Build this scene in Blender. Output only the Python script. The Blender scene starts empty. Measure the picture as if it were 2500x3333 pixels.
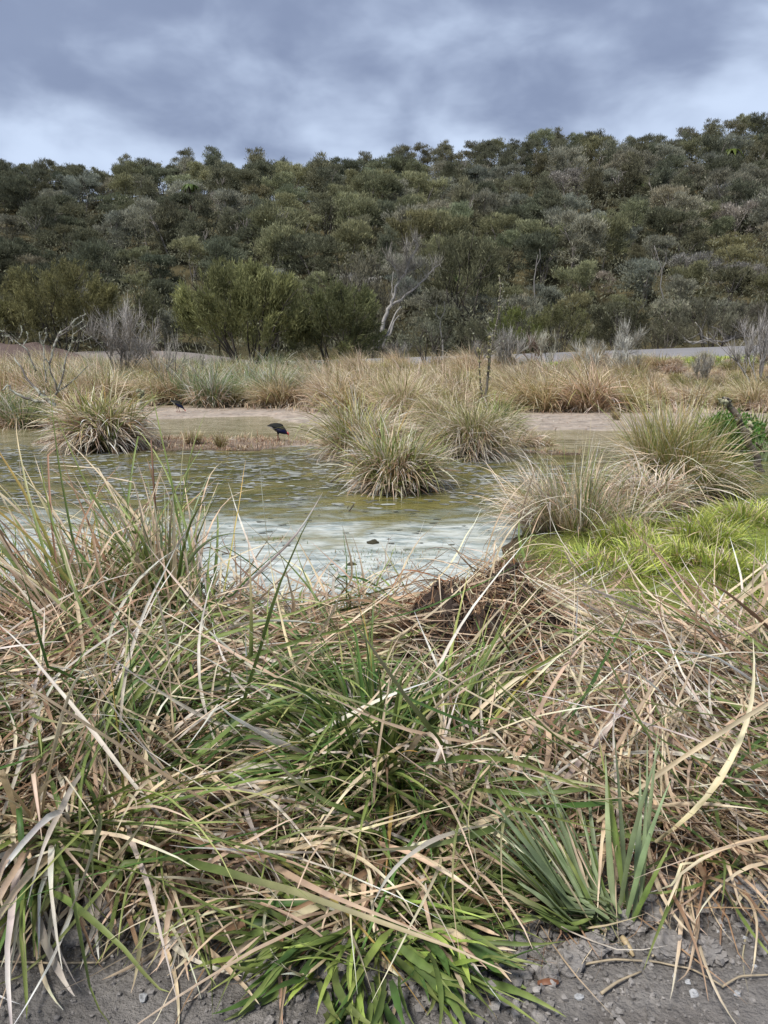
import bpy, math, random
import numpy as np
from mathutils import Vector

# ------------------------------------------------------------------ camera, sky, sun, exposure
scene = bpy.context.scene
CAM_Z, PITCH, F = 1.62, math.radians(11.5), 2407.0
cam_data = bpy.data.cameras.new('camera')
cam = bpy.data.objects.new('camera', cam_data)
scene.collection.objects.link(cam)
cam.location = (0, 0, CAM_Z)
cam.rotation_euler = (math.pi / 2 - PITCH, 0, 0)
cam_data.sensor_fit = 'VERTICAL'
cam_data.sensor_height = 36.0
cam_data.lens = 36.0 * F / 3333.0
cam_data.clip_start = 0.05
cam_data.clip_end = 3000
scene.camera = cam

SUN_EL, SUN_AZ = math.radians(60), math.radians(222)      # azimuth clockwise from +Y (north)
world = bpy.data.worlds.new('World')
scene.world = world
world.use_nodes = True
nt = world.node_tree
nt.nodes.clear()
N = nt.nodes.new
L = nt.links.new


def mathn(tree, op, a, b=None, c=None, clamp=False):
    n = tree.nodes.new('ShaderNodeMath')
    n.operation = op
    n.use_clamp = clamp
    for i, v in enumerate((a, b, c)):
        if v is None:
            continue
        if isinstance(v, (int, float)):
            n.inputs[i].default_value = v
        else:
            tree.links.new(v, n.inputs[i])
    return n.outputs[0]


def mixc(tree, fac, a, b, mode='MIX'):
    n = tree.nodes.new('ShaderNodeMix')
    n.data_type = 'RGBA'
    n.blend_type = mode
    for idx, v in ((0, fac), (6, a), (7, b)):
        if isinstance(v, (int, float)):
            n.inputs[idx].default_value = v
        elif isinstance(v, (tuple, list)):
            n.inputs[idx].default_value = (*v[:3], 1)
        else:
            tree.links.new(v, n.inputs[idx])
    return n.outputs[2]


def maprange(tree, v, a, b, c=0.0, d=1.0, smooth=True):
    n = tree.nodes.new('ShaderNodeMapRange')
    n.interpolation_type = 'SMOOTHSTEP' if smooth else 'LINEAR'
    tree.links.new(v, n.inputs[0])
    for i, x in enumerate((a, b, c, d)):
        n.inputs[1 + i].default_value = x
    return n.outputs[0]


def noise(tree, vec, scale, detail=4, rough=0.55, dist=0.0):
    n = tree.nodes.new('ShaderNodeTexNoise')
    n.inputs['Scale'].default_value = scale
    n.inputs['Detail'].default_value = detail
    n.inputs['Roughness'].default_value = rough
    n.inputs['Distortion'].default_value = dist
    if vec is not None:
        tree.links.new(vec, n.inputs['Vector'])
    return n.outputs['Fac']


SKY_STRENGTH = 0.05
sky = N('ShaderNodeTexSky')
sky.sky_type = 'NISHITA'
sky.sun_disc = False
sky.sun_elevation = SUN_EL
sky.sun_rotation = SUN_AZ
tc = N('ShaderNodeTexCoord')
sep = N('ShaderNodeSeparateXYZ')
L(tc.outputs['Generated'], sep.inputs[0])
zc = mathn(nt, 'MAXIMUM', sep.outputs[2], 0.05)
comb = N('ShaderNodeCombineXYZ')
L(mathn(nt, 'DIVIDE', sep.outputs[0], mathn(nt, 'ADD', zc, 0.12)), comb.inputs[0])
L(mathn(nt, 'DIVIDE', sep.outputs[1], mathn(nt, 'ADD', zc, 0.12)), comb.inputs[1])
mp = N('ShaderNodeMapping')
mp.inputs['Location'].default_value = (7.7, 4.6, 0.4)
L(comb.outputs[0], mp.inputs[0])
mp2 = N('ShaderNodeMapping')
mp2.inputs['Location'].default_value = (1.9, 0.3, 2.2)
mp2.inputs['Scale'].default_value = (1.0, 1.0, 1.9)
L(tc.outputs['Generated'], mp2.inputs[0])
n1 = noise(nt, mp2.outputs[0], 3.7, 3, 0.45, 0.2)
n2 = noise(nt, mp2.outputs[0], 8.0, 4, 0.5, 0.2)
nmix = mathn(nt, 'ADD', mathn(nt, 'MULTIPLY', n1, 0.62), mathn(nt, 'MULTIPLY', n2, 0.38))
# the cloud sheet thins towards the horizon; elevations as sine
thin = maprange(nt, sep.outputs[2], 0.38, 0.22, 0.0, 0.17)
bright = maprange(nt, mathn(nt, 'ADD', nmix, thin), 0.48, 0.74, 0.0, 1.0)
cloud_dark = mixc(nt, n2, (1.45, 1.80, 2.75), (2.0, 2.42, 3.45))
cloud = mixc(nt, bright, cloud_dark, (4.2, 4.95, 6.3))
blend = mixc(nt, 0.06, cloud, sky.outputs[0])
bg = N('ShaderNodeBackground')
L(blend, bg.inputs[0])
bg.inputs[1].default_value = SKY_STRENGTH
wo = N('ShaderNodeOutputWorld')
L(bg.outputs[0], wo.inputs[0])

sun_d = bpy.data.lights.new('sun', 'SUN')
sun_d.energy = 1.5
sun_d.angle = math.radians(14)
sun_d.color = (1.0, 0.965, 0.91)
sun = bpy.data.objects.new('sun', sun_d)
scene.collection.objects.link(sun)
sdir = Vector((math.sin(SUN_AZ) * math.cos(SUN_EL), math.cos(SUN_AZ) * math.cos(SUN_EL), math.sin(SUN_EL)))
sun.rotation_euler = sdir.to_track_quat('Z', 'Y').to_euler()
sun.location = sdir * 60

scene.render.engine = 'CYCLES'
scene.view_settings.view_transform = 'Standard'
scene.view_settings.look = 'None'
scene.view_settings.gamma = 1.0
scene.view_settings.exposure = 1.65
scene.view_settings.use_curve_mapping = False

# ------------------------------------------------------------------ helpers
COL = scene.collection
rng = np.random.default_rng(7)
random.seed(7)
SINP, COSP = math.sin(PITCH), math.cos(PITCH)
WATER_Z = -0.18


def at(px, py, Y):
    """a point of the place at depth Y, read off the photograph's 2500 x 3333 frame"""
    u, v = (px - 1250) / F, (py - 1666.5) / F
    t = Y / (COSP - v * SINP)
    return np.array((t * u, Y, CAM_Z - t * (SINP + v * COSP)))


def smooth(a, b, x):
    t = np.clip((x - a) / (b - a), 0, 1)
    return t * t * (3 - 2 * t)


def wob(x, y, s, seed=0.0):
    return (np.sin(x * s * 1.0 + seed * 3.1 + 1.3 * np.sin(y * s * 0.7 + seed)) *
            np.cos(y * s * 1.13 + seed * 1.7 + 1.1 * np.sin(x * s * 0.83 - seed)))


YN = ([-40, -8, -3, -1.65, 0, .5, 1.0, 1.4, 2.2, 3, 4.5, 6, 8, 20, 40],
      [4.8, 4.85, 4.9, 4.95, 5.05, 5.35, 6.4, 7.7, 8.7, 9.1, 9.4, 10.6, 11.4, 12, 12])
YF = ([-40, -20, -9, -6, -4, -2, 0, 2, 4, 6, 10, 20, 40],
      [20, 20, 22.5, 24.5, 24.8, 21.5, 20.0, 18.8, 19.6, 19.6, 19.0, 18.5, 18])


def road_z(x):
    return 1.42 + 0.0 * x + 0.95 * smooth(-6, 34, x) + 0.5 * smooth(20, 60, x)


ROAD_Y0, ROAD_Y1 = 48.0, 54.0


def pond_d(x, y):
    yn = np.interp(x, *YN) + 0.18 * wob(x, y, 2.3, 1) + 0.08 * wob(x, y, 6, 2)
    yf = np.interp(x, *YF) + 0.5 * wob(x, y, 1.1, 3) + 0.2 * wob(x, y, 3.1, 4)
    d = np.minimum(y - yn, yf - y)
    isl = 1.0 - np.sqrt(((x + 4.6) / 3.2) ** 2 + ((y - 16.4) / 1.35) ** 2) + 0.16 * wob(x, y, 2.4, 5)
    isl2 = 0.9 - np.sqrt(((x - 3.2) / 2.0) ** 2 + ((y - 14.8) / 1.2) ** 2) + 0.2 * wob(x, y, 2.4, 6)
    return d, np.maximum(isl, isl2 - 0.62)


def gz(x, y):
    x = np.asarray(x, float)
    y = np.asarray(y, float)
    d, isl = pond_d(x, y)
    near = y < np.interp(x, *YN) + 2.5
    land_n = np.clip(-d / 1.1, 0, 1)
    z_near = WATER_Z + 0.02 * (land_n > 0) + (0.14 + 0.02 * wob(x, y, 2.1, 7)) * smooth(0, 1, land_n) \
        + 0.05 * smooth(3.2, 2.0, y) * (y < 6)
    z_far = WATER_Z + 0.02 + 0.03 * np.clip(-d, 0, 3) + 0.012 * wob(x, y, 3.7, 8)
    z = np.where(d > 0, WATER_Z - 0.14 * np.clip(d / 1.0, 0, 1), np.where(near, z_near, z_far))
    z = np.where(isl > 0, np.maximum(z, WATER_Z + 0.006 + 0.05 * np.clip(isl, 0, 1)), z)
    f = smooth(31, 46.5, y)
    z = z * (1 - f) + (road_z(x) - 0.35) * f
    b = smooth(54.5, 60, y)
    z = z * (1 - b) + (road_z(x) + 0.25) * b
    return z


RIDGE = ([-130, -66, -61, -48, -40, -24, -13, -7, 2, 11, 19, 30, 40, 48, 58, 66, 130],
         [27.3, 27.8, 28.3, 27.5, 27.7, 27.4, 26.6, 27.6, 29.0, 29.4, 29.8, 30.8, 29.2, 30.0, 31.8, 30.8, 33.0])


def hz(x, y):
    """the hill: rises from behind the road to a ridge about 125 m away, with a spur and a gully on the left"""
    x = np.asarray(x, float)
    y = np.asarray(y, float)
    foot = 61 + 3 * np.sin(x * 0.06 + 1) - 6 * smooth(15, 60, x)
    t = np.clip((y - foot) / (125 - foot), -0.2, 1.25)
    zr = np.interp(x, *RIDGE)
    prof = 0.80 * np.clip(t, -0.2, 1) + 0.20 * smooth(0, 1, t)
    prof = np.where(t > 1, 1 - 1.2 * (t - 1), prof)
    z = road_z(x) + 0.3 + (zr - 2) * prof
    gully = np.exp(-((x + 0.55 * y - 8) / 9.0) ** 2) * smooth(62, 85, y) * smooth(125, 100, y)
    spur = np.exp(-((x + 0.35 * y - 22) / 16.0) ** 2) * smooth(64, 90, y) * smooth(126, 105, y)
    z = z - 3.5 * gully + 3.0 * spur + 0.8 * wob(x, y, 0.16, 2) * smooth(62, 75, y)
    return z


class MB:
    """collects quads and triangles with vertex colours, links them as one mesh"""

    def __init__(self):
        self.v, self.f, self.c, self.n = [], [], [], 0

    def add(self, v, f, c):
        v = np.asarray(v, float).reshape(-1, 3)
        f = np.asarray(f, int).reshape(-1, 4)
        c = np.broadcast_to(np.asarray(c, float), v.shape) if np.ndim(c) == 1 else np.asarray(c, float).reshape(-1, 3)
        self.v.append(v)
        self.f.append(f + self.n)
        self.c.append(c)
        self.n += len(v)

    def mesh(self, name, shade=True):
        v = np.concatenate(self.v)
        f = np.concatenate(self.f)
        c = np.concatenate(self.c)
        me = bpy.data.meshes.new(name)
        tri = f[:, 3] == f[:, 2]
        lens = np.where(tri, 3, 4)
        loops = f.reshape(-1)[np.stack([np.ones_like(tri), np.ones_like(tri), np.ones_like(tri), ~tri], 1).reshape(-1)]
        me.vertices.add(len(v))
        me.vertices.foreach_set('co', v.astype(np.float32).reshape(-1))
        me.loops.add(len(loops))
        me.loops.foreach_set('vertex_index', loops.astype(np.int32))
        me.polygons.add(len(f))
        st = np.concatenate([[0], np.cumsum(lens)[:-1]])
        me.polygons.foreach_set('loop_start', st.astype(np.int32))
        me.polygons.foreach_set('loop_total', lens.astype(np.int32))
        me.polygons.foreach_set('use_smooth', np.full(len(f), shade))
        at_ = me.color_attributes.new('Col', 'FLOAT_COLOR', 'POINT')
        at_.data.foreach_set('color', np.concatenate([c, np.ones((len(c), 1))], 1).astype(np.float32).reshape(-1))
        me.update(calc_edges=True)
        return me

    def build(self, name, mat, parent=None, loc=None, shade=True):
        me = self.mesh(name, shade)
        me.materials.append(mat)
        o = bpy.data.objects.new(name, me)
        COL.objects.link(o)
        if parent:
            o.parent = parent
        if loc is not None:
            o.location = loc
        return o


def tag(o, label=None, cat=None, group=None, kind=None):
    if label:
        o['label'] = label
    if cat:
        o['category'] = cat
    if group:
        o['group'] = group
    if kind:
        o['kind'] = kind
    return o


def empty(name, loc=(0, 0, 0), rz=0.0):
    o = bpy.data.objects.new(name, None)
    o.empty_display_size = 0.2
    o.location = loc
    o.rotation_euler = (0, 0, rz)
    COL.objects.link(o)
    return o


def copy_tree(o, parent=None):
    c = o.copy()
    COL.objects.link(c)
    c.parent = parent
    for ch in o.children:
        copy_tree(ch, c)
    return c


# ---- vectorised grass blades
def ribbons(mb, base, az, tilt, length, width, bend, cols, K=8, bp=1.3, daz=0.0, kink_s=2.0, kink_a=0.0,
            roll=0.0, fold=0.0, ground=None, lift=0.004, taper=1.6, droop_max=2.7, wide_at=0.35):
    n = len(base)
    if n == 0:
        return

    def A(v):
        return np.broadcast_to(np.asarray(v, float), (n,)).copy()

    az, tilt, length, width, bend, bp, daz, kink_s, kink_a, roll, lift = map(
        A, (az, tilt, length, width, bend, bp, daz, kink_s, kink_a, roll, lift))
    s = np.linspace(0, 1, K + 1)
    smid = (s[:-1] + s[1:]) / 2
    th = tilt[:, None] + bend[:, None] * smid[None] ** bp[:, None] + kink_a[:, None] * (smid[None] > kink_s[:, None])
    th = np.clip(th, -droop_max, droop_max)
    ph = az[:, None] + daz[:, None] * smid[None]
    wr = np.random.default_rng(n * 7 + K)
    th = np.clip(th + np.cumsum(wr.normal(size=th.shape) * 0.032, 1), -droop_max, droop_max)
    ph = ph + np.cumsum(wr.normal(size=ph.shape) * 0.035, 1)
    step = length[:, None] / K
    d = np.stack([np.sin(th) * np.cos(ph), np.sin(th) * np.sin(ph), np.cos(th)], -1)
    pts = np.concatenate([base[:, None, :], base[:, None, :] + np.cumsum(d * step[..., None], 1)], 1)
    if ground is not None:
        g = ground(pts[..., 0], pts[..., 1]) + lift[:, None]
        pts[..., 2] = np.maximum(pts[..., 2], g)
    tan = np.zeros_like(pts)
    tan[:, 1:-1] = pts[:, 2:] - pts[:, :-2]
    tan[:, 0] = pts[:, 1] - pts[:, 0]
    tan[:, -1] = pts[:, -1] - pts[:, -2]
    tan /= np.linalg.norm(tan, axis=-1, keepdims=True) + 1e-9
    phn = np.concatenate([ph, ph[:, -1:]], 1)
    side = np.stack([-np.sin(phn), np.cos(phn), np.zeros_like(phn)], -1)
    side -= (side * tan).sum(-1, keepdims=True) * tan
    side /= np.linalg.norm(side, axis=-1, keepdims=True) + 1e-9
    nor = np.cross(tan, side)
    r = roll[:, None, None] * (0.4 + s[None, :, None])
    side2 = side * np.cos(r) + nor * np.sin(r)
    nor2 = np.cross(tan, side2)
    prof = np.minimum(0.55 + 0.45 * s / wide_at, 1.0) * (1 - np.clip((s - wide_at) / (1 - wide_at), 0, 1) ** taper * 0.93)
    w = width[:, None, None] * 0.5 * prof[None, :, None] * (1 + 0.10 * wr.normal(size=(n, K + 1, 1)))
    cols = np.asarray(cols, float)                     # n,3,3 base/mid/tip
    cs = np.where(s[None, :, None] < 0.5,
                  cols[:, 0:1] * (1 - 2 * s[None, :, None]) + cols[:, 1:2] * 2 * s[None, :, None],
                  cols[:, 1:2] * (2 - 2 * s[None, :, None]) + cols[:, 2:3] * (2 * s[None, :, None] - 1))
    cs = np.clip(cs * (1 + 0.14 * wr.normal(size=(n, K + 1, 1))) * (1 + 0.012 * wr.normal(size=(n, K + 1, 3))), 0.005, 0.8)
    if fold:
        V = np.stack([pts - side2 * w + nor2 * w * fold, pts - nor2 * w * fold * 0.3, pts + side2 * w + nor2 * w * fold], 2)
        m = 3
    else:
        V = np.stack([pts - side2 * w, pts + side2 * w], 2)
        m = 2
    C = np.repeat(cs[:, :, None, :], m, 2)
    idx = np.arange(n * (K + 1) * m).reshape(n, K + 1, m)
    quads = []
    for j in range(m - 1):
        quads.append(np.stack([idx[:, :-1, j], idx[:, :-1, j + 1], idx[:, 1:, j + 1], idx[:, 1:, j]], -1).reshape(-1, 4))
    mb.add(V.reshape(-1, 3), np.concatenate(quads), C.reshape(-1, 3))


def kites(mb, pos, d, l, w, col, rg=rng):
    """leaf-sized faces: one kite each, growing from pos along d"""
    n = len(pos)
    d = d / (np.linalg.norm(d, axis=1, keepdims=True) + 1e-9)
    r = rg.normal(size=(n, 3))
    side = np.cross(d, r)
    side /= np.linalg.norm(side, axis=1, keepdims=True) + 1e-9
    l = np.broadcast_to(l, (n,))[:, None]
    w = np.broadcast_to(w, (n,))[:, None]
    V = np.stack([pos, pos + d * l * 0.45 - side * w / 2, pos + d * l, pos + d * l * 0.45 + side * w / 2], 1)
    mb.add(V.reshape(-1, 3), np.arange(4 * n).reshape(n, 4), np.repeat(col[:, None], 4, 1).reshape(-1, 3))


def tube(mb, pts, rad, col, n=6, col2=None):
    pts = np.asarray(pts, float)
    K = len(pts)
    rad = np.broadcast_to(rad, (K,))
    tan = np.gradient(pts, axis=0)
    tan /= np.linalg.norm(tan, axis=1, keepdims=True) + 1e-9
    ref = np.array((0.3, 0.9, 0.2)) if abs(tan[0][2]) > 0.8 else np.array((0.05, 0.1, 1.0))
    a = np.cross(tan, ref)
    a /= np.linalg.norm(a, axis=1, keepdims=True) + 1e-9
    b = np.cross(tan, a)
    t = np.arange(n) * 2 * math.pi / n
    V = pts[:, None] + rad[:, None, None] * (np.cos(t)[None, :, None] * a[:, None] + np.sin(t)[None, :, None] * b[:, None])
    idx = np.arange(K * n).reshape(K, n)
    q = np.stack([idx[:-1], np.roll(idx, -1, 1)[:-1], np.roll(idx, -1, 1)[1:], idx[1:]], -1).reshape(-1, 4)
    c = np.broadcast_to(np.asarray(col, float), (K, 3))
    if col2 is not None:
        m = rng.random(K) < 0.5
        c = np.where(m[:, None], np.asarray(col2, float), c)
    caps = [[idx[-1, 0], idx[-1, i], idx[-1, i + 1], idx[-1, i + 1]] for i in range(1, n - 1)]
    caps += [[idx[0, 0], idx[0, i + 1], idx[0, i], idx[0, i]] for i in range(1, n - 1)]
    mb.add(V.reshape(-1, 3), np.concatenate([q, np.array(caps)]), np.repeat(c, n, 0))


def wander(start, d, length, K, wig, rg, up=0.0):
    pts = [np.array(start, float)]
    d = np.array(d, float)
    d /= np.linalg.norm(d)
    for _ in range(K):
        d = d + rg.normal(size=3) * wig + np.array((0, 0, up))
        d /= np.linalg.norm(d)
        pts.append(pts[-1] + d * length / K)
    return np.array(pts)


def branchy(mb, start, d, length, rad, depth, rg, col, wig=0.16, up=0.06, kids=3, spread=0.7, shrink=0.66, tips=None, n=5,
            col2=None, rmin=0.004):
    K = 6 if depth > 1 else 4
    p = wander(start, d, length, K, wig, rg, up)
    tube(mb, p, np.maximum(np.linspace(rad, rad * 0.5, len(p)), rmin), col, n if depth > 1 else 4, col2)
    if depth <= 0:
        if tips is not None:
            tips.append((p[-1], p[-1] - p[-2], p))
        return
    for k in range(kids + (rg.random() < 0.4)):
        i = len(p) - 1 if k == 0 else rg.integers(len(p) // 2 - 1, len(p))
        dd = p[min(i, len(p) - 1)] - p[max(i - 1, 0)]
        dd = dd / np.linalg.norm(dd) + rg.normal(size=3) * spread * (0.5 if k == 0 else 1)
        branchy(mb, p[i], dd, length * shrink * rg.uniform(0.7, 1.15), rad * 0.55, depth - 1, rg, col, wig, up, kids,
                spread, shrink, tips, n, col2, rmin)


def blob(mb, c, r, col, rg, seg=6, rings=4, rough=0.25, flat=(1, 1, 1), jit=0.12):
    """an irregular lump"""
    th = np.linspace(0, math.pi, rings + 1)
    V = []
    for i, t in enumerate(th):
        for j in range(seg):
            p = j * 2 * math.pi / seg + 0.4 * i
            V.append((math.sin(t) * math.cos(p), math.sin(t) * math.sin(p), math.cos(t)))
    V = np.array(V)
    m = 1 + rough * rg.normal(size=len(V))
    m[:seg] = m[0]
    m[-seg:] = m[-1]
    V = V * m[:, None] * r * np.asarray(flat) + np.asarray(c)
    idx = np.arange(len(V)).reshape(rings + 1, seg)
    q = np.stack([idx[:-1], idx[1:], np.roll(idx, -1, 1)[1:], np.roll(idx, -1, 1)[:-1]], -1).reshape(-1, 4)
    mb.add(V, q, np.asarray(col) * (1 + jit * rg.normal(size=(len(V), 1))))


# ------------------------------------------------------------------ materials
def new_mat(name):
    m = bpy.data.materials.new(name)
    m.use_nodes = True
    t = m.node_tree
    t.nodes.clear()
    out = t.nodes.new('ShaderNodeOutputMaterial')
    return m, t, out


def colour_mat(name, rough=0.6, spec=0.3, transl=0.0, var=0.25, vscale=3.0, bump=0.0, bscale=30.0, objcol=False, stretch=None):
    m, t, out = new_mat(name)
    a = t.nodes.new('ShaderNodeAttribute')
    a.attribute_name = 'Col'
    c = a.outputs['Color']
    tcn = t.nodes.new('ShaderNodeTexCoord')
    vec = tcn.outputs['Object']
    if stretch:
        mpn = t.nodes.new('ShaderNodeMapping')
        mpn.inputs['Scale'].default_value = stretch
        t.links.new(vec, mpn.inputs[0])
        vec = mpn.outputs[0]
    if var:
        nz = noise(t, vec, vscale, 4, 0.6)
        k = maprange(t, nz, 0.25, 0.75, 1 - var, 1 + var, False)
        vm = t.nodes.new('ShaderNodeVectorMath')
        vm.operation = 'SCALE'
        t.links.new(c, vm.inputs[0])
        t.links.new(k, vm.inputs['Scale'])
        c = vm.outputs[0]
    if objcol:
        oi = t.nodes.new('ShaderNodeObjectInfo')
        c = mixc(t, 1.0, c, oi.outputs['Color'], 'MULTIPLY')
    p = t.nodes.new('ShaderNodeBsdfPrincipled')
    t.links.new(c, p.inputs['Base Color'])
    p.inputs['Roughness'].default_value = rough
    p.inputs['Specular IOR Level'].default_value = spec
    if bump:
        bn = t.nodes.new('ShaderNodeBump')
        bn.inputs['Strength'].default_value = 1.0
        bn.inputs['Distance'].default_value = bump
        t.links.new(noise(t, vec, bscale, 6, 0.65), bn.inputs['Height'])
        t.links.new(bn.outputs[0], p.inputs['Normal'])
    sh = p.outputs[0]
    if transl:
        tr = t.nodes.new('ShaderNodeBsdfTranslucent')
        t.links.new(c, tr.inputs[0])
        mx = t.nodes.new('ShaderNodeMixShader')
        mx.inputs[0].default_value = transl
        t.links.new(sh, mx.inputs[1])
        t.links.new(tr.outputs[0], mx.inputs[2])
        sh = mx.outputs[0]
    t.links.new(sh, out.inputs[0])
    return m


M_leaf = colour_mat('sedge_leaf', 0.5, 0.35, 0.22, 0.22, 14.0)
M_tuss = colour_mat('tussock_leaf', 0.6, 0.25, 0.25, 0.2, 4.0, objcol=True)
M_grass = colour_mat('grass_blade', 0.5, 0.3, 0.3, 0.25, 5.0)
M_fol = colour_mat('tree_foliage', 0.65, 0.2, 0.34, 0.3, 0.6, objcol=True)
M_bark = colour_mat('bark', 0.85, 0.2, 0.0, 0.35, 3.0, bump=0.02, bscale=9, stretch=(4, 4, 0.8))
M_lichen = colour_mat('lichen', 0.9, 0.1, 0.1, 0.3, 20.0)
M_ground = colour_mat('ground_earth', 0.95, 0.12, 0.0, 0.34, 5.0, bump=0.05, bscale=34)
M_soil = colour_mat('loose_soil', 0.95, 0.15, 0.0, 0.3, 25.0, bump=0.012, bscale=60)
M_stone = colour_mat('stone', 0.7, 0.35, 0.0, 0.2, 30.0, bump=0.003, bscale=70)
M_hill = colour_mat('hill_earth', 0.95, 0.1, 0.0, 0.35, 0.3)
M_feather = colour_mat('feathers', 0.75, 0.15, 0.0, 0.25, 40.0, bump=0.006, bscale=90)
M_bill = colour_mat('bill', 0.35, 0.5, 0.0, 0.1, 40.0)
M_scum = colour_mat('wet_scum', 0.28, 0.6, 0.0, 0.3, 4.0)


def road_material():
    m, t, out = new_mat('road_chip_seal')
    tcn = t.nodes.new('ShaderNodeTexCoord')
    a = noise(t, tcn.outputs['Object'], 0.5, 5, 0.6)
    b = noise(t, tcn.outputs['Object'], 24, 3, 0.7)
    c = mixc(t, a, (0.20, 0.195, 0.20), (0.30, 0.29, 0.29))
    c = mixc(t, mathn(t, 'MULTIPLY', b, 0.5), c, (0.12, 0.115, 0.115))
    p = t.nodes.new('ShaderNodeBsdfPrincipled')
    t.links.new(c, p.inputs['Base Color'])
    p.inputs['Roughness'].default_value = 0.85
    bn = t.nodes.new('ShaderNodeBump')
    bn.inputs['Distance'].default_value = 0.02
    t.links.new(b, bn.inputs['Height'])
    t.links.new(bn.outputs[0], p.inputs['Normal'])
    t.links.new(p.outputs[0], out.inputs[0])
    return m


def water_material():
    m, t, out = new_mat('pond_water')
    tcn = t.nodes.new('ShaderNodeTexCoord')
    o = tcn.outputs['Object']
    sp = t.nodes.new('ShaderNodeSeparateXYZ')
    t.links.new(o, sp.inputs[0])
    mpn = t.nodes.new('ShaderNodeMapping')
    mpn.inputs['Scale'].default_value = (0.55, 1.0, 1.0)
    t.links.new(o, mpn.inputs[0])
    st = mpn.outputs[0]
    big = noise(t, st, 0.55, 4, 0.55, 0.4)
    mid = noise(t, st, 2.2, 5, 0.6, 0.6)
    fine = noise(t, st, 7.0, 4, 0.6, 0.3)
    # pale silt on the bed by the near bank, algae further in, tan silt in the shallows beyond
    yy = mathn(t, 'ADD', sp.outputs[1], mathn(t, 'MULTIPLY', mathn(t, 'SUBTRACT', mid, 0.5), 6.0))
    yy = mathn(t, 'ADD', yy, mathn(t, 'MULTIPLY', mathn(t, 'SUBTRACT', big, 0.5), 3.0))
    near = maprange(t, yy, 9.4, 7.0, 0.0, 1.0)
    far = maprange(t, yy, 14.0, 17.5, 0.0, 1.0)
    algae = mixc(t, maprange(t, mid, 0.35, 0.65), (0.050, 0.058, 0.014), (0.19, 0.17, 0.055))
    silt = mixc(t, maprange(t, fine, 0.3, 0.62), (0.25, 0.30, 0.29), (0.58, 0.61, 0.56))
    tan_ = mixc(t, maprange(t, mid, 0.35, 0.7), (0.19, 0.17, 0.08), (0.36, 0.32, 0.20))
    c = mixc(t, near, algae, silt)
    c = mixc(t, far, c, tan_)
    p = t.nodes.new('ShaderNodeBsdfPrincipled')
    t.links.new(c, p.inputs['Base Color'])
    p.inputs['Roughness'].default_value = 0.04
    p.inputs['IOR'].default_value = 1.33
    w1 = noise(t, st, 5.0, 3, 0.5, 0.5)
    w2 = noise(t, st, 16.0, 3, 0.5, 0.3)
    hgt = mathn(t, 'ADD', mathn(t, 'MULTIPLY', w1, 0.75), mathn(t, 'MULTIPLY', w2, 0.22))
    bn = t.nodes.new('ShaderNodeBump')
    bn.inputs['Strength'].default_value = 1.0
    bn.inputs['Distance'].default_value = 0.035
    t.links.new(hgt, bn.inputs['Height'])
    t.links.new(bn.outputs[0], p.inputs['Normal'])
    t.links.new(p.outputs[0], out.inputs[0])
    return m


M_road, M_water = road_material(), water_material()

# ------------------------------------------------------------------ the setting: ground, water, road, hill
def grid(xs, ys, zf, colf, name, mat):
    X, Y = np.meshgrid(xs, ys)
    Z = zf(X, Y)
    nx, ny = len(xs), len(ys)
    idx = np.arange(nx * ny).reshape(ny, nx)
    q = np.stack([idx[:-1, :-1], idx[:-1, 1:], idx[1:, 1:], idx[1:, :-1]], -1).reshape(-1, 4)
    mb = MB()
    mb.add(np.stack([X, Y, Z], -1).reshape(-1, 3), q, colf(X, Y, Z).reshape(-1, 3))
    return mb.build(name, mat)


def lawn_mask(x, y):
    """the bright green turf between the near bank and the tussocks on the pond's far side"""
    a = smooth(0.55, 1.5, x + 0.25 * wob(x, y, 2.2, 3) - 0.22 * (y - 5))
    return a * smooth(3.9, 4.4, y + 0.25 * wob(x, y, 1.9, 9)) * smooth(10.6, 9.2, y)


def ground_col(x, y, z):
    d, isl = pond_d(x, y)
    sh = x.shape + (1,)

    def L3(a, b, t):
        return a * (1 - t.reshape(sh)) + np.array(b) * t.reshape(sh)
    n1_, n2_ = wob(x, y, 4.3, 1), wob(x, y, 1.3, 2)
    c = np.zeros(x.shape + (3,)) + np.array((0.11, 0.08, 0.052))
    c = L3(c, (0.27, 0.25, 0.232), smooth(2.35, 1.95, y + 0.12 * n2_ - 0.0 * x))
    c = L3(c, (0.165, 0.148, 0.133), smooth(2.2, 1.9, y) * smooth(0.0, 0.9, wob(x, y, 5.1, 3) + 0.5 * wob(x, y, 13.0, 1)))
    c = L3(c, (0.24, 0.28, 0.06), lawn_mask(x, y))
    mud = smooth(15, 16.5, y) * smooth(31, 25.5, y + 0.8 * n2_)
    c = L3(c, (0.46, 0.385, 0.315), mud)
    c = L3(c, (0.30, 0.26, 0.225), mud * smooth(0.0, 0.6, n1_ + 0.5 * wob(x, y, 9, 4)) * 0.8)
    c = L3(c, (0.26, 0.20, 0.15), smooth(0, 0.4, isl) * smooth(13, 14, y))
    c = L3(c, (0.34, 0.27, 0.16), smooth(27, 31, y) * smooth(44, 40, y))
    c = L3(c, (0.14, 0.20, 0.05), smooth(41, 44, y) * smooth(0.0, 0.4, n2_ + 0.5))
    c = L3(c, (0.24, 0.225, 0.21), smooth(46.2, 47, y))
    c = L3(c, (0.24, 0.21, 0.19), smooth(54, 55, y) * smooth(2, -6, x))
    return c


def spaced(a, b, n, c, p):
    """a..b, denser round c"""
    t = np.linspace(-1, 1, n)
    s = np.sign(t) * np.abs(t) ** p
    return np.where(s < 0, c + s * (c - a), c + s * (b - c))


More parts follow.
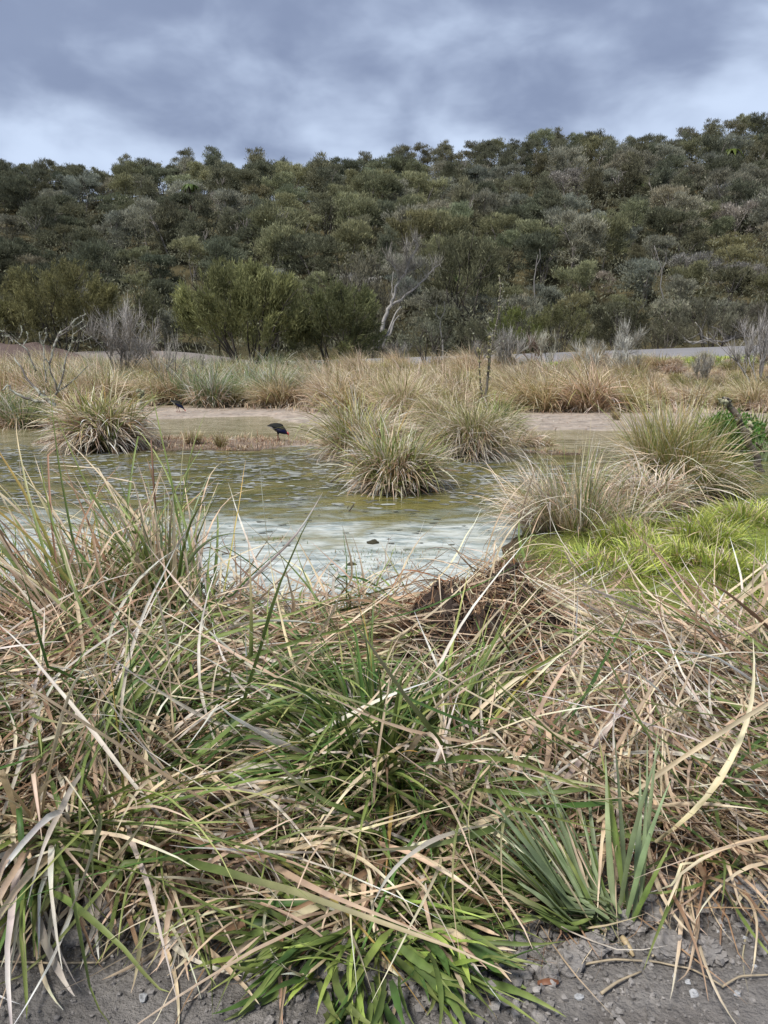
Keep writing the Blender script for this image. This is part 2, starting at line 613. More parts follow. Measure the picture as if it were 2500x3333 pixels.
gx = spaced(-700, 700, 330, 0, 3.2)
gy = np.concatenate([np.linspace(-8, 1.2, 14), np.linspace(1.3, 6, 90), np.linspace(6.06, 20, 150), np.linspace(20.15, 62, 120), np.geomspace(63, 900, 14)])
ground = grid(gx, gy, gz, ground_col, 'ground', M_ground)
tag(ground, 'brown marshy ground with bare soil, mud flats and banks', kind='structure')

mb = MB()
mb.add([(-60, 4.2, WATER_Z), (50, 4.2, WATER_Z), (50, 27, WATER_Z), (-60, 27, WATER_Z)], [[0, 1, 2, 3]], (0.2, 0.2, 0.1))
water = mb.build('pond_water', M_water)
tag(water, 'shallow rippled pond with pale silt and green algae', kind='structure')

# road: a banked strip that climbs to one side
mb = MB()
rx = np.linspace(-160, 160, 120)
prof = [(-0.6, -0.40), (0.0, -0.02), (3.0, 0.20), (6.0, 0.42), (6.6, 0.2)]
P = np.array([[(x, ROAD_Y0 + a, road_z(x) + b * (1 if b < 0 else 0.45 + 0.55 * smooth(-12, 4, x))) for a, b in prof] for x in rx])
idx = np.arange(P.shape[0] * P.shape[1]).reshape(P.shape[:2])
mb.add(P.reshape(-1, 3), np.stack([idx[:-1, :-1], idx[1:, :-1], idx[1:, 1:], idx[:-1, 1:]], -1).reshape(-1, 4), (0.2, 0.2, 0.2))
road = mb.build('road', M_road)
tag(road, 'grey chip-seal road running along the foot of the hill', kind='structure')


def hill_col(x, y, z):
    n = wob(x, y, 0.5, 2)
    return np.stack([0.075 + 0.02 * n, 0.065 + 0.015 * n, 0.035 + 0.008 * n], -1)


hill = grid(np.linspace(-190, 190, 150), np.linspace(57, 185, 80), hz, hill_col, 'hill', M_hill)
tag(hill, 'steep bush-covered hill behind the road', kind='structure')

# ------------------------------------------------------------------ palettes (base, mid, tip of a leaf)
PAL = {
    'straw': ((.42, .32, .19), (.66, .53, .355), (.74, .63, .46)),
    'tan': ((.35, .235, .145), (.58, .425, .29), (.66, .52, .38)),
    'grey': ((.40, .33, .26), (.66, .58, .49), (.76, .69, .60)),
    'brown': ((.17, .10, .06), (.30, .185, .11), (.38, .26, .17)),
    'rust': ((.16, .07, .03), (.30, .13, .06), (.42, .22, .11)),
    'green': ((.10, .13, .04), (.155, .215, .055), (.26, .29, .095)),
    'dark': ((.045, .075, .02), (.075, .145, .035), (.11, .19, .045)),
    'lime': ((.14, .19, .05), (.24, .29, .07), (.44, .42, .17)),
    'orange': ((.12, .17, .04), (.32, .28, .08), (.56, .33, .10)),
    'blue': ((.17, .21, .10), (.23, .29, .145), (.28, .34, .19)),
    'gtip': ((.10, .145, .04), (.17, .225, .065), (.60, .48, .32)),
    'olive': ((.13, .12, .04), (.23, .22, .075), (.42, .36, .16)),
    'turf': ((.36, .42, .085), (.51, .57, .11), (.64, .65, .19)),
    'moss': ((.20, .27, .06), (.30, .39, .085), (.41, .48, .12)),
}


def pick(weights, n, rg, jit=0.12):
    keys = list(weights)
    p = np.array([weights[k] for k in keys], float)
    i = rg.choice(len(keys), n, p=p / p.sum())
    c = np.array([PAL[k] for k in keys])[i]
    return np.clip(c * (1 + jit * rg.normal(size=(n, 1, 1))) * (1 + 0.025 * rg.normal(size=(n, 1, 3))), 0.01, 0.8)


# ------------------------------------------------------------------ tussocks
def tussock_blades(mb, n, h, r0, weights, rg, lean=(0, 0), width=0.012, K=6, skirt=0.35, skirt_w=None, tilt=0.55, bend=1.3,
                   ground=None, fold=0.0, jit=0.14, upright=0.0):
    """living leaves fan up and out; a skirt of dead leaves hangs round the foot"""
    nl = int(n * (1 - skirt))
    ns = n - nl
    lx, ly = lean
    # live
    nt_ = max(5, int(r0 * 22))
    ta, tr = rg.uniform(0, 2 * math.pi, nt_), r0 * np.sqrt(rg.random(nt_)) * 0.85
    th_ = rg.uniform(0.65, 1.25, nt_)
    tl = rg.normal(size=(nt_, 2)) * 0.22
    k = rg.integers(0, nt_, nl)
    a = rg.uniform(0, 2 * math.pi, nl)
    r = r0 * 0.30 * np.sqrt(rg.random(nl))
    bx_, by_ = tr[k] * np.cos(ta[k]) + r * np.cos(a), tr[k] * np.sin(ta[k]) + r * np.sin(a)
    base = np.stack([bx_, by_, rg.uniform(0, 0.25 * h, nl) * np.clip(1 - np.hypot(bx_, by_) / r0, 0, 1)], 1)
    t0 = tilt * rg.uniform(0.1, 1.1, nl)
    ox, oy = bx_ / r0, by_ / r0
    dx = np.sin(t0) * np.cos(a) * 0.6 + lx * 0.5 + tl[k, 0] + ox * tilt * 0.55
    dy = np.sin(t0) * np.sin(a) * 0.6 + ly * 0.5 + tl[k, 1] + oy * tilt * 0.55
    az = np.arctan2(dy, dx) + rg.normal(size=nl) * 0.2
    t0 = np.arctan(np.hypot(dx, dy) / np.cos(t0))
    ln = h * rg.uniform(0.6, 1.3, nl) * th_[k]
    bd = bend * rg.uniform(0.25, 1.35, nl) * (1 - upright * 0.6)
    kink = np.where(rg.random(nl) < 0.18, rg.uniform(0.4, 0.8, nl), 2.0)
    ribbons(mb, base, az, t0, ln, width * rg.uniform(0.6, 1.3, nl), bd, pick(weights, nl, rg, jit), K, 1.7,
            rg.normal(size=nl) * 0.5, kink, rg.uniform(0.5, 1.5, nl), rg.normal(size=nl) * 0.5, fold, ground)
    # skirt
    if ns:
        a = rg.uniform(0, 2 * math.pi, ns)
        zz = rg.uniform(0.05, 0.5, ns) * h
        r = r0 * (0.35 + 0.5 * rg.random(ns)) * (1 - zz / h * 0.6)
        base = np.stack([r * np.cos(a), r * np.sin(a), zz], 1)
        az = a + rg.normal(size=ns) * 0.4
        az = np.arctan2(np.sin(az) + ly * 0.3, np.cos(az) + lx * 0.3)
        ribbons(mb, base, az, rg.uniform(0.6, 1.4, ns), h * rg.uniform(0.45, 0.95, ns), width * rg.uniform(0.7, 1.4, ns),
                rg.uniform(0.5, 1.6, ns), pick(skirt_w or {'tan': 3, 'grey': 2, 'brown': 2}, ns, rg, jit), K, 0.9,
                rg.normal(size=ns) * 0.5, 2.0, 0, rg.normal(size=ns) * 0.5, fold, ground)


def tussock_thing(name, label, x, y, n, h, r0, weights, seed, group=None, n_leaf=0, cat='sedge', rz=0.0, mat=None, **kw):
    """a thing with its mass of leaves and, where they can be told apart, single leaves"""
    rg = np.random.default_rng(seed)
    z0 = float(gz(x, y))

    def gl(X, Y):
        return gz(X + x, Y + y) - z0
    root = empty(name, (x, y, z0))
    tag(root, label, cat, group)
    mb = MB()
    tussock_blades(mb, n, h, r0, weights, rg, ground=gl, **kw)
    fo = mb.build('foliage', mat or M_leaf, root)
    tag(fo, kind='stuff')
    for _ in range(n_leaf):
        m1 = MB()
        k2 = dict(kw)
        k2['skirt'] = 0.0 if rg.random() > kw.get('skirt', 0.35) else 1.0
        k2['width'] = kw.get('width', 0.012) * 1.15
        k2['K'] = kw.get('K', 6) + 2
        tussock_blades(m1, 1, h * 1.08, r0, weights, rg, ground=gl, **k2)
        m1.build('leaf', mat or M_leaf, root)
    return root


# ------------------------------------------------------------------ the forest on the hill
def hill_tree_proto(kind, seed):
    """trunk with forking limbs and a layered crown of leaf clumps"""
    rg = np.random.default_rng(seed)
    H = rg.uniform(5.0, 6.4)
    R = rg.uniform(2.3, 3.0)
    if kind == 'tall':
        H, R = rg.uniform(5.8, 6.7), rg.uniform(2.0, 2.5)
    root = empty('forest_tree')
    tr = MB()
    tips = []
    bark = (0.23, 0.205, 0.18) if kind != 'dark' else (0.10, 0.09, 0.08)
    stem_n = rg.integers(1, 4)
    for s in range(stem_n):
        a = rg.uniform(0, 6.28)
        lean_ = 0.12 + 0.16 * (stem_n > 1)
        branchy(tr, (0.1 * math.cos(a), 0.1 * math.sin(a), -0.4), (lean_ * math.cos(a), lean_ * math.sin(a), 1), H * 0.55,
                0.13, 2, rg, bark, 0.10, 0.05, 2, 0.45, 0.5, tips, 5)
    tr.build('trunk', M_bark, root)
    cr = MB()
    ncl = {'tall': 64, 'dark': 66, 'green': 66, 'grey': 66, 'bare': 50}[kind]
    nlob = rg.integers(5, 9)
    la = rg.uniform(0, 6.28, nlob)
    lr = R * 0.78 * np.sqrt(rg.random(nlob))
    lz = H * (1 - 0.28 * (lr / R) ** 2) * rg.uniform(0.72, 0.95, nlob)
    if kind == 'tall':
        lz = H * np.linspace(0.35, 0.95, nlob) * rg.uniform(0.93, 1.03, nlob)
        lr = lr * np.linspace(1.0, 0.45, nlob)
    lob = np.stack([lr * np.cos(la), lr * np.sin(la), lz], 1)
    k = rg.integers(0, nlob, ncl)
    cen = lob[k] + np.clip(rg.normal(size=(ncl, 3)), -1.3, 1.3) * np.array((0.24 * R, 0.24 * R, 0.05 * H))
    low_ = rg.random(ncl) < 0.30
    cen[low_, 2] *= rg.uniform(0.35, 0.8, low_.sum())
    tone = {'tall': (.155, .155, .098), 'dark': (.150, .156, .098), 'green': (.215, .216, .120), 'grey': (.275, .268, .200),
            'bare': (.32, .30, .265)}[kind]
    for c in cen:
        m = int(rg.uniform(90, 150)) if kind != 'bare' else 70
        rc = rg.uniform(0.35, 0.75)
        p = np.clip(rg.normal(size=(m, 3)), -2, 2) * np.array((rc * 0.62, rc * 0.62, rc * 0.28)) + c
        p[:, 2] -= 0.22 * ((p[:, 0] - c[0]) ** 2 + (p[:, 1] - c[1]) ** 2)
        out = (p - np.array((0, 0, H * 0.45)))
        out /= np.linalg.norm(out, axis=1, keepdims=True)
        d = out * 0.7 + np.array((0, 0, 0.55)) + rg.normal(size=(m, 3)) * 0.5
        t = np.array(tone) * rg.uniform(0.78, 1.28) * (1 + 0.22 * rg.normal(size=(m, 1)))
        kites(cr, p, d, rg.uniform(0.18, 0.50, m), rg.uniform(0.035, 0.095, m), np.clip(t, 0.008, 0.5), rg)
    cr.build('crown', M_fol, root, shade=False)
    root['H'] = H
    return root


protos = {}
for k, kind in enumerate(['tall', 'tall', 'tall', 'dark', 'dark', 'dark', 'green', 'green', 'green', 'grey', 'grey', 'grey', 'bare']):
    protos.setdefault(kind, []).append(hill_tree_proto(kind, 100 + k))
used = set()
LOOK = {'tall': 'tall narrow olive tree', 'dark': 'layered deep green tree', 'green': 'round-crowned olive green tree',
        'grey': 'feathery grey-olive tree', 'bare': 'thin-leaved grey tree'}


def place_tree(kind, x, y, z, s, rg, zone, tint, pre=''):
    pl = protos[kind]
    src = pl[rg.integers(len(pl))]
    if src.name not in used:
        used.add(src.name)
        r = src
    else:
        r = copy_tree(src)
    r.location = (x, y, z - 0.1)
    r.rotation_euler = (0, 0, rg.uniform(0, 6.28))
    r.scale = (s * rg.uniform(0.9, 1.1), s * rg.uniform(0.9, 1.1), s * rg.uniform(0.9, 1.12))
    lab = f"{pre}{LOOK[kind]} {zone}"
    tag(r, lab, 'tree', f"{pre}{kind} trees {zone}")
    for ch in r.children:
        if ch.name.startswith('crown'):
            ch.color = (*tint, 1)


rg = np.random.default_rng(21)
spots = []
tries = 0
while len(spots) < 385 and tries < 60000:
    tries += 1
    y = 63 + 63.5 * rg.random() ** 0.9
    half = 0.52 * y + 5
    x = rg.uniform(-half, half)
    if y < 66 and rg.random() < 0.5:
        continue
    dmin = (2.9 + 0.010 * (y - 60)) if y < 112 else 2.75
    if all((x - a) ** 2 + (y - b) ** 2 > dmin ** 2 for a, b in spots):
        spots.append((x, y))
for x, y in spots:
    ridge = y > 117
    px = 1250 + F * x / y
    gl = math.exp(-((x + 0.55 * y - 8) / 10.0) ** 2)
    spur = math.exp(-((x + 0.35 * y - 22) / 17.0) ** 2)
    r_ = rg.random()
    if ridge:
        kind = 'tall' if (px > 1300 and r_ < 0.8) or r_ < 0.35 else ('dark' if r_ < 0.85 else 'green')
        zone = 'on the ridge line against the sky' if px > 1150 else 'on the lower end of the ridge line against the sky'
    elif y < 76:
        kind = 'grey' if r_ < 0.52 else ('green' if r_ < 0.80 else ('bare' if r_ < 0.9 else 'dark'))
        zone = 'on the lowest slope behind the road' if px > 1480 else ('on the lowest slope behind the leaning grey tree' if px > 950 else 'on the lowest slope behind the broad olive shrubs')
    else:
        kind = 'dark' if r_ < 0.25 + 0.4 * gl else ('green' if r_ < 0.5 + 0.3 * spur else ('grey' if r_ < 0.88 - 0.1 * spur else ('tall' if r_ < 0.97 else 'bare')))
        if px > 1700 and y > 88 and r_ < 0.6:
            kind = 'tall' if r_ < 0.35 else 'dark'
        zone = ('in the dark gully of the hill' if gl > 0.5 else 'on the green spur of the hill' if spur > 0.5 else 'on the upper slope by the tree ferns' if px > 1850 and y > 85
                else 'below the tree ferns on the middle slope' if px > 1850 else 'just below the ridge' if y > 103 else 'on the middle slope above the leaning grey tree' if px > 1100
                else 'on the middle slope above the broad olive shrubs')
    b = rg.uniform(0.8, 1.22) * (1 - 0.2 * gl) * (1 + 0.18 * spur)  # crown tint varies at random, darker in the gully, lighter on the spur
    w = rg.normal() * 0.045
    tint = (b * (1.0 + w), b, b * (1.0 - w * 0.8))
    s = rg.uniform(0.66, 1.08)
    if ridge:
        s = rg.uniform(0.82, 1.0)
    if 'lowest' in zone:
        s *= 0.82
    place_tree(kind, x, y, float(hz(x, y)), s, rg, zone, tint, 'pale ' if b > 1.12 else ('darker ' if b < 0.88 else ''))

# undergrowth between the trunks: one uncountable mass
rg = np.random.default_rng(5)
mb = MB()
n = 5600
yy = 58 + 70 * rg.random(n)
xx = (rg.random(n) - 0.5) * (1.12 * yy + 12)
for c in range(1):
    m = 20
    cz = hz(xx, yy)
    cen = np.stack([xx, yy, np.maximum(cz, gz(xx, yy)) + rg.uniform(0.2, 3.4, n)], 1)
    p = np.repeat(cen, m, 0) + rg.normal(size=(n * m, 3)) * np.array((0.8, 0.8, 0.45))
    d = rg.normal(size=(n * m, 3)) * 0.6 + np.array((0, 0, 0.8))
    t = np.repeat(rg.uniform(0.6, 1.5, (n, 1)), m, 0) * np.array((0.17, 0.17, 0.11)) * (1 + 0.2 * rg.normal(size=(n * m, 1)))
    kites(mb, p, d, rg.uniform(0.22, 0.5, n * m), rg.uniform(0.06, 0.14, n * m), np.clip(t, 0.01, 0.4), rg)
ug = mb.build('undergrowth', M_fol, shade=False)
tag(ug, 'dense dark undergrowth covering the hill between the trees', 'undergrowth', kind='stuff')


# tree ferns and bright patches on the hill's upper side
def tree_fern(px, py, Y, col, label, size=1.0, seed=0):
    rg = np.random.default_rng(seed)
    p = at(px, py, Y)
    zb = float(hz(p[0], Y))
    root = empty('tree_fern', (p[0], Y, zb))
    tag(root, label, 'tree fern', None)
    h = max(p[2] - zb, 2.0)
    mb = MB()
    tube(mb, wander((0, 0, -0.3), (0, 0, 1), h + 0.3, 6, 0.03, rg), np.linspace(0.16, 0.11, 7), (0.05, 0.035, 0.025))
    mb.build('trunk', M_bark, root)
    nf = 15
    for k in range(nf):
        mb = MB()
        a = k / nf * 6.28 + rg.normal() * 0.15
        s = np.linspace(0, 1, 9)
        Lf = 2.1 * size * rg.uniform(0.85, 1.1)
        arc = np.stack([np.cos(a) * s * Lf * 0.75, np.sin(a) * s * Lf * 0.75, h + 0.60 * size * np.sin(s * 2.6) - 0.95 * size * s ** 2.2], 1)
        w = 0.30 * size * np.sin(np.clip(s * 2.9 + 0.25, 0, math.pi))
        sd = np.array((-math.sin(a), math.cos(a), 0))
        V = np.stack([arc - sd * w[:, None] - np.array((0, 0, 0.06)), arc, arc + sd * w[:, None] - np.array((0, 0, 0.06))], 1)
        idx = np.arange(27).reshape(9, 3)
        q = np.concatenate([np.stack([idx[:-1, j], idx[:-1, j + 1], idx[1:, j + 1], idx[1:, j]], -1).reshape(-1, 4) for j in (0, 1)])
        mb.add(V.reshape(-1, 3), q, np.array(col) * 0.7 * rg.uniform(0.75, 1.2))
        mb.build('frond', M_grass, root)


tree_fern(1975, 590, 108, (0.20, 0.20, 0.05), 'yellow-green tree fern standing clear on the upper hill', 1.15, 1)
tree_fern(2255, 560, 108, (0.26, 0.15, 0.05), 'tree fern with rusty orange fronds near the ridge', 1.1, 2)
tree_fern(2245, 640, 103, (0.22, 0.14, 0.05), 'brown-fronded tree fern below the orange one', 1.0, 3)
tree_fern(2240, 720, 95, (0.28, 0.12, 0.04), 'reddish brown tree fern in the gully of ferns', 1.0, 4)
tree_fern(2215, 770, 90, (0.15, 0.08, 0.04), 'dark brown drooping tree fern lowest of the ferns', 1.0, 5)
tree_fern(2100, 680, 104, (0.13, 0.20, 0.03), 'bright green tree fern beside a pale shrub', 1.1, 6)
tree_fern(2430, 640, 100, (0.17, 0.23, 0.04), 'large lime green tree fern high on the hill', 1.5, 7)
tree_fern(2380, 500, 114, (0.15, 0.20, 0.03), 'lime green tree fern just under the ridge', 1.2, 8)
tree_fern(1475, 905, 72, (0.10, 0.17, 0.03), 'fresh green tree fern behind the leaning grey tree', 0.7, 9)
tree_fern(620, 610, 100, (0.12, 0.18, 0.04), 'small bright tree fern on the green spur', 0.8, 10)


# ------------------------------------------------------------------ bushes and trees along the road
def manuka(name, label, px, ptop, pbot, wpx, Y, tone, seed, bark=(0.075, 0.065, 0.055), sprays=150, dens=70, low=0.22, grp=None,
           fine=1.0, stems=9, upw=0.75, cat='shrub', zb=None):
    """many thin stems from one foot, feathery upswept sprays of fine leaves"""
    rg = np.random.default_rng(seed)
    top, bot = at(px, ptop, Y), at(px, pbot, Y)
    x = top[0]
    zb = (max(float(gz(x, Y)), float(hz(x, Y)) if Y > 57 else -9) if zb is None else zb)
    H = top[2] - zb
    R = wpx / 2 / F * Y
    root = empty(name, (x, Y, zb))
    tag(root, label, cat, grp)
    st = MB()
    for s in range(stems):
        a = s / stems * 6.28 + rg.normal() * 0.3
        sp = rg.uniform(0.15, 0.75)
        branchy(st, (0.12 * R * math.cos(a), 0.12 * R * math.sin(a), -0.2), (sp * math.cos(a) * R / H * 1.6, sp * math.sin(a) * R / H * 1.6, 1),
                H * 0.5, 0.055 * H / 6 + 0.012, 2, rg, bark, 0.12, 0.05, 2, 0.4, 0.55, None, 5)
    st.build('stem', M_bark, root)
    fo = MB()
    th = rg.uniform(0, 6.28, sprays)
    u = np.sqrt(rg.random(sprays))
    dome = np.sqrt(np.clip(1 - (u * 0.93) ** 2, 0.02, 1))
    zt = H * (low + (1 - low) * (0.08 + 0.92 * dome) * rg.random(sprays) ** 0.55 * 0.93)
    cen = np.stack([u * R * np.cos(th), u * R * np.sin(th), zt], 1)
    nl_ = max(7, sprays // 16)
    lc = cen[:nl_] * np.array((0.9, 0.9, 0.95))
    near_l = np.argmin(((cen[:, None] - lc[None]) ** 2).sum(-1), 1)
    cen = lc[near_l] + (cen - lc[near_l]) * rg.uniform(0.25, 0.85, (sprays, 1)) * rg.uniform(0.75, 1.15, (nl_, 1))[near_l]
    lt = rg.uniform(0.75, 1.25, nl_)[near_l]
    out = cen - np.array((0, 0, 0.15 * H))
    out /= np.linalg.norm(out, axis=1, keepdims=True)
    sd = out * (1 - upw * 0.5) + np.array((0, 0, upw)) + rg.normal(size=(sprays, 3)) * 0.28
    sd /= np.linalg.norm(sd, axis=1, keepdims=True)
    m = dens
    SL = 0.12 * H
    k = rg.random((sprays, m))
    pos = cen[:, None] + sd[:, None] * (k[..., None] - 0.6) * SL * 1.6 + rg.normal(size=(sprays, m, 3)) * SL * 0.26 * (1.15 - k[..., None])
    d = sd[:, None] + rg.normal(size=(sprays, m, 3)) * 0.42
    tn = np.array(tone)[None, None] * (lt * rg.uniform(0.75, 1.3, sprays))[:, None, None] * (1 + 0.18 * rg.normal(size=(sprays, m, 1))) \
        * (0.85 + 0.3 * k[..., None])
    kites(fo, pos.reshape(-1, 3), d.reshape(-1, 3), rg.uniform(0.16, 0.45, sprays * m) * H / 6.5 * fine,
          rg.uniform(0.025, 0.065, sprays * m) * H / 6.5 * fine, np.clip(tn, 0.01, 0.5).reshape(-1, 3), rg)
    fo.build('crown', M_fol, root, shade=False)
    return root


G = 'shrubs along the road'
manuka('manuka_shrub', 'large golden-olive feathery shrub on many thin dark stems before the road', 790, 822, 1195, 440, 44.5, (0.195, 0.20, 0.085), 1, sprays=420, dens=80, low=0.26, stems=14)
manuka('manuka_shrub', 'dark green layered shrub beside the large golden-olive shrub', 1085, 880, 1190, 330, 45.5, (0.14, 0.15, 0.068), 2, sprays=320, dens=76, low=0.12, upw=0.45)
manuka('manuka_shrub', 'broad olive shrub behind the bare gravel bank', 190, 835, 1125, 430, 61, (0.18, 0.17, 0.075), 3, sprays=380, dens=72, low=0.15)
manuka('manuka_shrub', 'olive shrub behind the brown dirt mound', -10, 930, 1110, 250, 60, (0.15, 0.145, 0.06), 4, sprays=150)
manuka('manuka_shrub', 'dull green shrub behind the purplish leafless shrub', 520, 930, 1135, 230, 63, (0.11, 0.112, 0.058), 5, sprays=150)
manuka('manuka_shrub', 'grey-green open shrub beside the leaning grey tree', 1395, 1010, 1180, 190, 47, (0.20, 0.205, 0.145), 6, sprays=70, dens=34, low=0.2, fine=0.9)
manuka('manuka_tree', 'slender olive tree with dark twisting trunks above the grey-green shrub', 1505, 715, 1010, 270, 66, (0.15, 0.15, 0.085), 7, sprays=150, dens=44, low=0.35, stems=4, cat='tree')
manuka('manuka_shrub', 'fresh green shrub behind the road', 1665, 985, 1160, 230, 57.5, (0.165, 0.185, 0.06), 8, sprays=140)
manuka('manuka_shrub', 'rounded olive shrub behind the road and dead twiggy tree', 1820, 975, 1150, 240, 57.5, (0.145, 0.145, 0.065), 9, sprays=140)
manuka('manuka_shrub', 'dense dark shrub behind the pale leafless tree', 2040, 960, 1140, 260, 58.5, (0.08, 0.08, 0.045), 10, sprays=150, low=0.05)
manuka('manuka_shrub', 'spreading grey-olive shrub at the road edge', 2160, 1020, 1125, 230, 57.0, (0.18, 0.17, 0.11), 11, sprays=120, low=0.02)
manuka('manuka_shrub', 'grey feathery tree over fallen branches by the road', 2330, 930, 1120, 280, 58.5, (0.17, 0.165, 0.115), 12, sprays=170, low=0.1)
manuka('manuka_shrub', 'brownish grey shrub at the end of the road', 2490, 960, 1110, 220, 57.5, (0.18, 0.165, 0.125), 13, sprays=120, low=0.1)
manuka('manuka_shrub', 'low dull shrub between road and grey leaning tree', 1560, 1010, 1160, 200, 57.5, (0.155, 0.155, 0.095), 14, sprays=110, low=0.05)
manuka('manuka_shrub', 'dark rushy bush at the foot of the golden-olive shrub', 960, 1140, 1235, 330, 41.5, (0.035, 0.05, 0.018), 15, sprays=110, low=0.0, stems=4)
manuka('manuka_shrub', 'small grey-green shrub beside the twiggy lichen tree', 1790, 1090, 1180, 90, 46.5, (0.17, 0.165, 0.12), 16, sprays=28, dens=30, fine=0.9, stems=5)
manuka('manuka_shrub', 'olive tree behind the leaning grey tree', 1180, 790, 1000, 260, 66, (0.155, 0.145, 0.10), 17, sprays=130, dens=40, cat='tree')
manuka('manuka_shrub', 'greyish low shrub under the leaning grey tree', 1210, 1050, 1170, 170, 57, (0.17, 0.155, 0.12), 18, sprays=70, low=0.0)


# ------------------------------------------------------------------ leafless trees and shrubs
def bare_shrub(label, px, ptop, pbot, wpx, Y, col, seed, stems=7, twigs=900, zb=None, cat='shrub', fan=1.0, name='bare_shrub', twl=0.21, spr=0.42):
    twigs = int(twigs * 1.5)
    rg = np.random.default_rng(seed)
    top = at(px, ptop, Y)
    x = top[0]
    zb = float(gz(x, Y)) if zb is None else zb
    H, R = top[2] - zb, wpx / 2 / F * Y
    root = empty(name, (x, Y, zb))
    tag(root, label, cat)
    mb = MB()
    tips = []
    for s in range(stems):
        a = s / stems * 6.28 + rg.normal() * 0.4
        sp = rg.uniform(0.1, 0.8) * fan
        branchy(mb, (0, 0, -0.15), (sp * R / H * math.cos(a), sp * R / H * math.sin(a), 1), H * 0.48, 0.010 * H + 0.008, 2, rg,
                np.array(col) * 0.8, 0.10, 0.04, 3, spr, 0.56, tips, 5)
    mb.build('stem', M_bark, root)
    tw = MB()
    ch = [tips[i] for i in rg.integers(0, len(tips), twigs)]
    j = rg.integers(0, 4, twigs)
    base = np.array([c[2][jj] for c, jj in zip(ch, j)]) + rg.normal(size=(twigs, 3)) * 0.02
    d = np.array([c[1] for c in ch])
    d = d / np.linalg.norm(d, axis=1, keepdims=True) + rg.normal(size=(twigs, 3)) * 0.6 + np.array((0, 0, 0.18))
    az = np.arctan2(d[:, 1], d[:, 0])
    tl = np.arctan2(np.hypot(d[:, 0], d[:, 1]), d[:, 2])
    c = np.clip(np.array(col)[None, None] * rg.uniform(0.75, 1.25, (twigs, 1, 1)) * np.ones((1, 3, 1)), 0, 0.7)
    ribbons(tw, base, az, tl, H * rg.uniform(0.5, 1.2, twigs) * twl, 0.0045 * H / 2.5 + 0.006, rg.normal(size=twigs) * 0.3, c, 3)
    tag(tw.build('twigs', M_bark, root), kind='stuff')
    return root


bare_shrub('purplish grey leafless shrub with dense fine twigs before the gravel bank', 385, 960, 1220, 270, 36, (0.35, 0.325, 0.295), 31, stems=8, twigs=1500)
bare_shrub('pale silvery leafless tree on the grassy flat before the road', 2010, 1010, 1230, 330, 38, (0.42, 0.41, 0.36), 32, stems=4, twigs=1500, fan=2.4, spr=0.7)
bare_shrub('grey leafless bush behind the lichen-covered stick tree', 1650, 1040, 1200, 170, 42, (0.36, 0.345, 0.31), 33, stems=8, twigs=1300)
bare_shrub('small twiggy dead tree with pale lichen beside the fresh green shrub', 1775, 1030, 1200, 100, 40, (0.40, 0.39, 0.31), 34, stems=3, twigs=250)
bare_shrub('bare grey tangle of branches at the end of the straw bank', 2500, 980, 1240, 260, 34, (0.36, 0.34, 0.32), 35, stems=7, twigs=900, fan=1.4)
bare_shrub('low wispy grey bush on the straw flat', 2290, 1120, 1215, 200, 36, (0.42, 0.40, 0.35), 36, stems=8, twigs=1100, fan=1.4)
bare_shrub('reddish brown twiggy bush by the road', 1745, 1070, 1190, 130, 45, (0.25, 0.17, 0.14), 37, stems=6, twigs=500)
bare_shrub('thin pale forked dead sapling before the golden-olive shrub', 655, 1085, 1195, 60, 34, (0.42, 0.40, 0.32), 38, stems=3, twigs=60, twl=0.1)
bare_shrub('twisted bare shrub with drooping dead branches by the gravel bank', 545, 1060, 1230, 110, 31, (0.30, 0.28, 0.24), 39, stems=4, twigs=200, fan=1.5)
bare_shrub('wispy dry bush behind the lichen tree and gravel bank', 480, 1090, 1190, 160, 46, (0.32, 0.28, 0.26), 40, stems=7, twigs=700)


bare_shrub('dusty grey bush before the road beside the grey-green open shrub', 1290, 1095, 1190, 130, 45, (0.30, 0.285, 0.26), 41, stems=7, twigs=900)
bare_shrub('feathery grey bush at the foot of the pale silvery tree', 1945, 1085, 1200, 170, 43, (0.38, 0.37, 0.32), 42, stems=8, twigs=1200, fan=1.3)
bare_shrub('low brown-grey bush before the road near the fresh green shrub', 1560, 1090, 1190, 150, 44, (0.28, 0.26, 0.23), 43, stems=8, twigs=1000, fan=1.2)
bare_shrub('silvery wispy bush at the roadside close to the wispy grey one', 2420, 1090, 1190, 200, 40, (0.40, 0.385, 0.34), 44, stems=9, twigs=1300, fan=1.4)
bare_shrub('thin dry bush on the verge before the olive shrub', 90, 1120, 1200, 140, 40, (0.33, 0.30, 0.26), 45, stems=6, twigs=500, fan=1.3)


def lichen_on(mb, pts, n, size, rg, col=(0.50, 0.51, 0.34)):
    pts = np.asarray(pts)
    i = rg.integers(0, len(pts), n)
    p = pts[i] + rg.normal(size=(n, 3)) * size * 0.5
    for q in p:
        c = np.array(col) * rg.uniform(0.7, 1.15)
        blob(mb, q, size * rg.uniform(0.4, 1.1), c, rg, 5, 3, 0.3)


